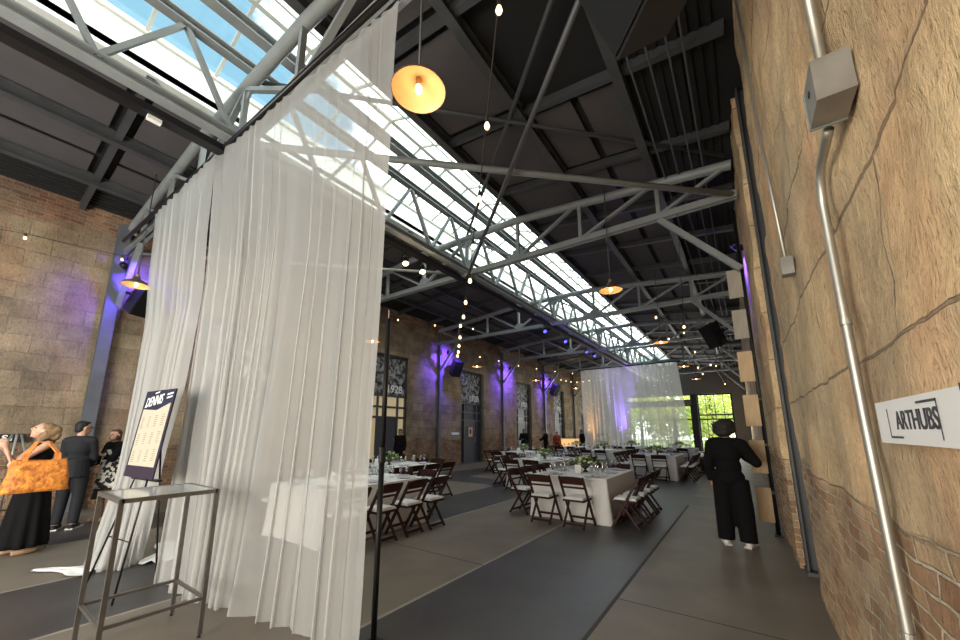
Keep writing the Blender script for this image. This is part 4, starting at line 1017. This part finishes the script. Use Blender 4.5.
class Fig:
    def __init__(s, label, loc, face, J=None, hy=0, hp=0, hr=0, skin='skin', H=1.70, vox=.011, name='person'):
        s.k = H/1.70; s.vox = vox
        j = dict(DEF)
        for q in ('sh', 'el', 'wr', 'hip', 'kn', 'an', 'to'): x, y, z = j[q+'L']; j[q+'R'] = (-x, y, z)
        j.update(J or {}); s.j = {a: Vector(b) for a, b in j.items()}
        s.hm = Matrix.Rotation(hy, 3, 'Z') @ Matrix.Rotation(hp, 3, 'X') @ Matrix.Rotation(hr, 3, 'Y')
        s.obj = None; s.label = label; s.loc = loc; s.rz = math.atan2(-face[0], face[1]); s.skin = skin
        s.body()
    def put(s, name, me, mtl):
        me.transform(Matrix.Diagonal((s.k, s.k, s.k, 1))); me.materials.clear(); me.materials.append(M[mtl]); me.name = name
        o = bpy.data.objects.new(name, me); COL.objects.link(o)
        if s.obj: o.parent = s.obj
        else: o.location = s.loc; o.rotation_euler = (0, 0, s.rz)
        return o
    def raw(s, name, mb, mtl, smooth=True):
        for i, q in enumerate(mb.v): mb.v[i] = q*s.k
        return mb.build(name, M[mtl], s.obj, smooth)
    def hd(s, p): return s.j['head'] + s.hm @ Vector(p)
    def torso(s, m, g=0):
        j = s.j
        m.ball(j['chest']+Vector((0, 0, .03)), (.150+g, .108+g, .20), 16); m.ball(j['waist'], (.128+g, .098+g, .16), 16); m.ball(j['pelvis']+Vector((0, -.012, -.01)), (.155+g, .118+g, .14), 16)
        m.tube([j['shL'], j['neckb']+Vector((0, 0, -.03)), j['shR']], [.055+g*.8, .068+g*.5, .055+g*.8], 12)
    def limb(s, m, a, b, c, r0, r1, r2, part=1.0):
        j = s.j; A, B, C = j[a], j[b], j[c]
        if part > 1: m.tube([A, B, B+(C-B)*(part-1)], [r0, r1, r1+(r2-r1)*(part-1)], 12)
        else: m.tube([A, A+(B-A)*part], [r0, r0+(r1-r0)*part], 12)
        m.ball(A, r0, 10)
        if part > 1: m.ball(B, r1*1.02, 10)
    def body(s):
        j = s.j; m = MB(); s.torso(m)
        m.tube([j['neckb']+Vector((0, 0, -.04)), j['head']+Vector((0, -.02, -.03))], [.062, .052], 12)
        for q in 'LR':
            s.limb(m, 'sh'+q, 'el'+q, 'wr'+q, .052, .040, .026, 2); s.limb(m, 'hip'+q, 'kn'+q, 'an'+q, .085, .056, .038, 2)
            a, t = j['an'+q], j['to'+q]; m.tube([a+Vector((0, -.03, -.045)), a+(t-a)*.5+Vector((0, 0, -.02)), t], [.038, .040, .024], 10); m.ball(a, .042, 10)
            # hand: palm, four unequal curled fingers, thumb from the side of the palm
            e, w = j['el'+q], j['wr'+q]; d = (w-e).normalized(); side = Vector((1, 0, 0)) if abs(d.x) < .8 else Vector((0, 1, 0)); nrm = d.cross(side).normalized(); sd = nrm.cross(d).normalized()
            fwd = sd if sd.y > 0 else -sd
            if abs(fwd.y) < .2: fwd = nrm if nrm.y > 0 else -nrm
            inn = d.cross(fwd).normalized(); inn = inn if inn.x*(1 if q == 'L' else -1) > 0 else -inn
            m.tube([w, w+d*.045, w+d*.085], [.026, .036, .034], 10)
            for i, l_ in enumerate((.060, .070, .066, .052)):
                b = w+d*.080+fwd*(.030-.020*i); m.tube([b, b+d*l_*.5+inn*.006, b+d*l_*.9+inn*l_*.35], [.0095, .009, .007], 6)
            b = w+d*.030+fwd*.028; m.tube([b, b+d*.035+fwd*.022+inn*.006, b+d*.062+fwd*.022+inn*.016], [.011, .010, .008], 6)
        o = len(m.v)
        h = MB(); h.ball((0, -.008, .022), (.074, .094, .094), 18); h.ball((0, .018, -.045), (.060, .072, .068), 14); h.ball((0, .052, -.095), (.026, .024, .018), 10)
        h.tube([(0, .085, .022), (0, .108, -.018)], [.009, .016], 8); h.ball((0, .100, -.020), (.017, .014, .011), 8); h.ball((0, .074, .038), (.050, .018, .012), 8); h.ball((0, .078, -.055), (.024, .014, .012), 8)
        for x in (-1, 1): h.ball((x*.075, -.008, -.005), (.010, .020, .030), 8)
        m.add([s.hd(q) for q in h.v], h.f)
        s.obj = s.put('person', union(m, s.vox, 3), s.skin); tag(s.obj, s.label, 'person')
        for x in (-1, 1):
            e = MB().ball((x*.031, .083, .012), (.013, .009, .008), 8); e.v = [s.hd(q) for q in e.v]; s.raw('eye', e, 'ink')
        l_ = MB().ball((0, .091, -.058), (.020, .006, .006), 8); l_.v = [s.hd(q) for q in l_.v]; s.raw('mouth', l_, 'red')
    def top(s, name, mtl, g=.014, sleeve=1.95, cut=None, extra=None, r=(.066, .056, .042)):
        m = MB(); s.torso(m, g)
        for q in 'LR': s.limb(m, 'sh'+q, 'el'+q, 'wr'+q, *r, sleeve)
        m.tube([s.j['neckb']+Vector((0, 0, -.06)), s.j['neckb']+Vector((0, .004, .022))], [.085, .064], 12)
        if extra: extra(m)
        return s.put(name, union(m, .014, 4), mtl)
    def trousers(s, mtl, r=(.112, .088, .075), drop=.0, name='trousers'):
        m = MB(); j = s.j; m.ball(j['pelvis']+Vector((0, -.012, 0)), (.172, .138, .15), 16); m.ball(j['waist']+Vector((0, 0, -.03)), (.142, .112, .12), 14)
        for q in 'LR':
            a = j['an'+q]+Vector((0, -.005, drop)); m.tube([j['hip'+q], j['kn'+q], a], list(r), 14); m.ball(j['kn'+q], r[1], 10)
        return s.put(name, union(m, .015, 4), mtl)
    def skirt(s, mtl, z0, z1, r0, r1, nf=11, name='skirt', dep=.8, seed=1, off=(0, 0)):
        m = MB(); n = 66; rows = 14; vs = []; fs = []
        for k in range(rows+1):
            t = k/rows; z = z0+(z1-z0)*t; rr = r0+(r1-r0)*(t**.8)
            for i in range(n):
                a = 2*PI*i/n; f = rr*(1+.10*t*math.sin(nf*a+seed+1.2*math.sin(2*a)))
                vs.append((s.j['pelvis'].x+off[0]*t+f*math.cos(a), s.j['pelvis'].y+off[1]*t+f*dep*math.sin(a), z))
        for k in range(rows):
            for i in range(n): fs.append((k*n+i, k*n+(i+1) % n, (k+1)*n+(i+1) % n, (k+1)*n+i))
        fs += [tuple(range(n-1, -1, -1)), tuple(range(rows*n, rows*n+n))]
        return s.raw(name, m.add(vs, fs), mtl)
    def shoes(s, mtl, sole=None, h=.0):
        for q in 'LR':
            a, t = s.j['an'+q], s.j['to'+q]; m = MB()
            m.ball(a+Vector((0, -.02, -.045)), (.045, .06, .045), 12); m.tube([a+Vector((0, -.03, -.045)), a+(t-a)*.55+Vector((0, .0, -.012)), t+Vector((0, .02, .006))], [.046, .050, .032], 12)
            o = s.put('shoe', union(m, .010, 2), mtl)
            if sole:
                d = (t-a); k = MB().box(((a+t)/2).to_tuple()[:2]+(.012,), (.092, .285, .022), math.atan2(-d.x, d.y)); s.raw('sole', k, sole, False)
    def hair(s, mtl, lumps, vox=.010, name='hair'):
        m = MB()
        for c, r in lumps: b = MB().ball(c, r, 12); m.add([s.hd(q) for q in b.v], b.f)
        return s.put(name, union(m, vox, 2), mtl)
SHORT = [((0, -.026, .046), (.079, .090, .082)), ((0, -.052, -.012), (.074, .060, .07)), ((0, .040, .088), (.055, .040, .026))]

# the person in black in the right aisle, back to the viewer
f = Fig('person all in black with white shoes standing in the right aisle, back turned', (-.26, 6.56, 0), (.10, 1), dict(
    shL=(-.19, -.01, 1.38), shR=(.19, -.01, 1.38), elL=(-.245, -.03, 1.08), wrL=(-.235, .03, .85), elR=(.33, .05, 1.13), wrR=(.17, .25, 1.20), hipL=(-.10, 0, .89), hipR=(.10, 0, .89),
    knL=(-.115, .02, .5), knR=(.125, .01, .5), anL=(-.12, -.02, .085), anR=(.14, -.03, .085), toL=(-.16, .10, .03), toR=(.17, .11, .03)), hy=-.15, skin='skindk', H=1.68)
f.top('black_top', 'blkcloth', .034, 1.98, r=(.078, .070, .055)); f.trousers('blkcloth', (.125, .118, .105), -.02); f.shoes('shoew', 'sole')
f.hair('dkhair', [((0, -.03, .045), (.125, .125, .115)), ((0, -.07, -.03), (.120, .10, .075)), ((.045, -.02, .08), (.10, .10, .085)), ((-.06, -.03, .06), (.085, .10, .075)), ((.105, -.02, .0), (.05, .07, .055)), ((-.1, -.03, -.01), (.05, .07, .06))])
ph = MB().box((0, 0, 0), (.075, .012, .15), 0, 0); ph = ph.build('phone', M['black']); ph.location = (-.205, 6.86, 1.245); tag(ph, 'dark phone held up by the person in black', 'phone')

# woman with the orange bag at the left edge, looking up to the left
wl_ = (-7.82, .83, 0)
f = Fig('woman with wavy blonde hair and long black skirt at the left edge, arm raised', wl_, (.06, -1), dict(
    elL=(-.20, .27, 1.15), wrL=(-.17, .34, 1.36), elR=(.20, .20, 1.17), wrR=(.10, .32, 1.34), head=(0, .035, 1.58), anL=(-.09, -.06, .10), anR=(.09, .06, .10), toL=(-.10, .08, .03), toR=(.10, .20, .03)), hp=.38, skin='skin', H=1.67, vox=.010)
m = MB(); f.torso(m, .012); f.put('sleeveless_top', union(m, .013, 4), 'blkcloth')
f.skirt('blkcloth', 1.08, .10, .15, .27, 9, 'long_skirt', .85, 2, (0, .0)); f.shoes('tan')
f.hair('blonde', [((0, -.03, .045), (.088, .098, .085)), ((0, -.075, -.03), (.095, .075, .10)), ((.05, -.05, -.05), (.05, .06, .09)), ((-.055, -.05, -.05), (.05, .065, .10)), ((-.03, -.09, -.13), (.06, .05, .07)), ((.04, -.09, -.12), (.05, .05, .07)), ((-.05, -.09, .0), (.05, .06, .06)), ((0, -.12, -.05), (.08, .07, .10)), ((.0, -.11, .04), (.09, .07, .08)), ((-.03, -.15, -.02), (.06, .05, .07)), ((-.06, -.10, -.16), (.05, .05, .06)), ((-.07, -.04, -.09), (.035, .05, .08))])
bgp = thing('shoulder_bag', 'large orange floral shoulder bag hanging from the woman at the left edge', 'bag', (-7.36, .79, .81), 1.60)
m = MB(); n = 30; vs = []; fs = []; rows = 10
for k in range(rows+1):
    t = k/rows; z = .38*t; hw, hd_ = (.285-.055*t), (.115-.05*t)
    for i in range(n):
        a = 2*PI*i/n; ca, sa = math.cos(a), math.sin(a); sgn = lambda v, p: math.copysign(abs(v)**p, v)
        vs.append((hw*sgn(ca, .45)+.012*noise.noise(Vector((i*.4, k*.6, 1))), hd_*sgn(sa, .6)*(1+.25*math.sin(PI*t))+.010*noise.noise(Vector((i*.5, k*.5, 7))), z+.018*math.cos(a*2)*t))
for k in range(rows):
    for i in range(n): fs.append((k*n+i, k*n+(i+1) % n, (k+1)*n+(i+1) % n, (k+1)*n+i))
fs += [tuple(range(n-1, -1, -1)), tuple(range(rows*n, rows*n+n))]
m.add(vs, fs).build('bag_body', M['bag'], bgp, True)
for s_ in (-.05, .05):
    m = MB(); P = [Vector((-.15, s_, .32)), Vector((-.13, s_*.8, .46)), Vector((-.05, -s_*.2+.10, .60)), Vector((.05, -s_*.2+.10, .60)), Vector((.13, s_*.8, .46)), Vector((.15, s_, .32))]
    for p, q in zip(P, P[1:]): m.bar(p, q, .045, .014)
    m.build('strap', M['strap'], bgp)

# man in the dark suit before the left wall
f = Fig('man in a dark suit with short dark hair before the left wall, back turned', (-9.12, 1.37, 0), (-.95, .55), dict(
    elL=(-.19, .05, 1.10), wrL=(-.12, .20, .95), elR=(.19, .06, 1.10), wrR=(.10, .20, .96), shL=(-.165, -.01, 1.375), shR=(.165, -.01, 1.375)), hy=-.75, skin='skin', H=1.71)
f.top('suit_jacket', 'suit', .018, 1.95, r=(.060, .054, .046), extra=lambda m: m.tube([Vector((0, -.008, 1.1)), Vector((0, -.012, .80))], [.15, .195], 16)); f.trousers('suit', (.108, .080, .066)); f.shoes('shoeb', 'sole')
f.hair('dkhair', SHORT); g_ = MB()
for x in (-1, 1): g_.tube([(x*.055, .097, .014), (x*.078, .05, .014), (x*.079, -.005, .012)], .004, 6); g_.lathe([(.022, 0), (.026, .003), (.022, .006)], (x*.034, .097, .012), 12, axis=(0, 1, 0))
g_.v = [f.hd(q) for q in g_.v]; f.raw('glasses', g_, 'ink')
# woman in the black and white print
f = Fig('woman in a black and white print wrap beside the man in the suit', (-9.40, 1.86, 0), (.35, -1), dict(
    elL=(-.20, .12, 1.15), wrL=(-.10, .28, 1.24), elR=(.22, .05, 1.12), wrR=(.12, .26, 1.05), head=(.0, .03, 1.58)), hy=.25, hp=.1, skin='skin', H=1.58)
f.top('black_blouse', 'blkcloth', .020, 1.6, r=(.072, .066, .06)); f.skirt('brown', 1.08, .42, .16, .22, 8, 'dress', .85, 3)
sc_ = f.skirt('pattern', 1.32, .62, .135, .205, 5, 'print_wrap', .98, 5, (-.02, .03)); f.shoes('tan'); f.hair('brhair', SHORT+[((0, -.06, -.06), (.075, .055, .08)), ((.06, -.01, -.03), (.025, .05, .06)), ((-.06, -.01, -.03), (.025, .05, .06))])

# guests and staff further back
def simple(label, loc, face, topm, botm, hairm, skin='skindk', J=None, H=1.68, dress=False, hy=0):
    f = Fig(label, loc, face, J, hy=hy, skin=skin, H=H, vox=.015)
    f.top('top', topm, .022, 1.95)
    if dress: f.skirt(botm, 1.06, .12, .16, .24, 9, 'skirt')
    else: f.trousers(botm)
    f.shoes('shoeb'); f.hair(hairm, SHORT, .014); return f
simple('person in black at the lit tall door left of the black pole', (-10.3, 9.62, 0), (.3, -1), 'blkcloth', 'blkcloth', 'dkhair', H=1.62)
simple('person in black standing before the third tall door, farther left of two', (-10.15, 18.7, 0), (.6, -1), 'blkcloth', 'blkcloth', 'dkhair', 'skindk', dict(elR=(.24, .12, 1.12), wrR=(.1, .30, 1.12)), 1.66)
simple('person in black leaning forward, between the third and fourth tall doors', (-9.05, 19.2, 0), (-.8, -.6), 'blkcloth', 'blkcloth', 'brhair', 'skin', dict(head=(0, .10, 1.55), neckb=(0, .04, 1.42), elL=(-.2, .2, 1.15), wrL=(-.12, .38, 1.05), elR=(.2, .2, 1.15), wrR=(.12, .38, 1.05)), 1.66)
simple('guest in a rust red top next to the glowing bar', (-8.72, 19.95, 0), (.7, -.7), 'red', 'blkcloth', 'brhair', 'skin', None, 1.52)
simple('guest in black between the glowing bar and the far curtain', (-7.62, 20.85, 0), (-.6, -.8), 'blkcloth', 'blkcloth', 'dkhair', 'skindk', None, 1.62)
# seated guest beyond the person in black
f = Fig('guest in a brown tweed jacket seated on the far right beyond the person in black', (-1.05, 16.3, 0), (-.9, .45), dict(pelvis=(0, 0, .55), waist=(0, .01, .68), chest=(0, .03, .86), neckb=(0, .03, 1.06), head=(0, .07, 1.20), shL=(-.175, .02, 1.01), shR=(.175, .02, 1.01),
    elL=(-.21, .10, .74), wrL=(-.13, .32, .76), elR=(.21, .10, .74), wrR=(.13, .32, .76), hipL=(-.085, 0, .52), hipR=(.085, 0, .52), knL=(-.10, .42, .50), knR=(.10, .42, .50), anL=(-.10, .42, .085), anR=(.10, .42, .085), toL=(-.11, .57, .03), toR=(.11, .57, .03)), skin='skin', vox=.014)
f.top('tweed_jacket', 'tweed', .024, 1.95); f.trousers('brown', (.10, .078, .062)); f.shoes('shoeb'); f.hair('blonde', SHORT, .014)
chair(-1.05+.03, 16.27, -.9, .45, 'dark wooden folding chair under the guest in the tweed jacket')

# barrier: aluminium easel behind the woman, with a small black sign plate
t = thing('easel', 'bare aluminium tripod easel behind the woman with the orange bag', 'easel', (-8.35, .62, 0), 1.5)
for p, q in (((.46, -.36, 0), (.04, .0, 1.5)), ((-.46, -.36, 0), (-.04, .0, 1.5)), ((0, .45, 0), (0, .04, 1.5))): MB().tube([p, q], .013, 8).build('leg', M['galv'], t, True)
MB().tube([(-.30, -.22, .52), (.30, -.22, .52)], .011, 8).build('crossbar', M['black'], t, True)
t = thing('wall_plaque', 'small black plaque with white characters S1 on the left stone wall', 'sign', (-10.98, .62, 1.42))
MB().box((0, 0, 0), (.03, .62, .15)).build('plaque_panel', M['black'], t)
text_mesh('S1', .14, frame_mt((.017, .10, 0), (0, 1, 0), (0, 0, 1)), M['print'], 'lettering', t, .001, 0, .004, 1.1)

# ------------------------------------------------------------------ outside the far glazing: lawn and trees in spring leaf
o = MB().span((-30, YB+.45, -.3), (24, YB+45, -.06)).build('ground', M['grass']); struct(o)
def tree(x, y, h, r, seed, label):
    t = thing('tree', label, 'tree', (x, y, -.06), 0, 'trees outside the far glazing'); rnd = random.Random(seed)
    m = MB(); m.tube([(0, 0, 0), (.05, 0, h*.3), (0, .1, h*.6), (.1, 0, h*.85)], [.20, .15, .11, .05], 8)
    cs = []
    for k in range(11):
        a = rnd.uniform(0, 2*PI); rr = r*rnd.uniform(.3, .8); z = h*rnd.uniform(.22, .9); c = Vector((rr*math.cos(a), rr*math.sin(a), z)); cs.append(c)
        m.tube([(0, 0, z*.6), c], [.06, .02], 6)
    m.build('trunk', M['trunk'], t, True); m = MB()
    for k in range(3600):
        c = rnd.choice(cs); d = Vector((rnd.gauss(0, 1), rnd.gauss(0, 1), rnd.gauss(0, 1))).normalized(); p = c+d*r*.55*rnd.random()**.4
        _, s_, u_ = basis(Vector((rnd.gauss(0, 1), rnd.gauss(0, 1), rnd.gauss(0, 1)))); l_ = rnd.uniform(.10, .2)
        m.add([p-s_*l_, p-u_*l_*.5, p+s_*l_, p+u_*l_*.5], [(0, 1, 2, 3)])
    m.build('foliage', M['treeleaf'], t)
for a in ((-2.4, 39.5, 6.5, 2.6, 1, 'leafy tree outside the right far window'), (-5.6, 40.5, 6.2, 2.6, 2, 'leafy tree outside between the two far windows'), (-8.8, 41.5, 6.6, 2.8, 3, 'leafy tree outside behind the far curtain'), (-.2, 43.5, 7, 2.8, 4, 'leafy tree outside at the right edge of the far window'), (-4.0, 45.0, 7.5, 3.0, 5, 'taller leafy tree outside behind the others'), (-10.5, 45.5, 7.2, 3.0, 6, 'leafy tree farthest left outside the far glazing')): tree(*a)
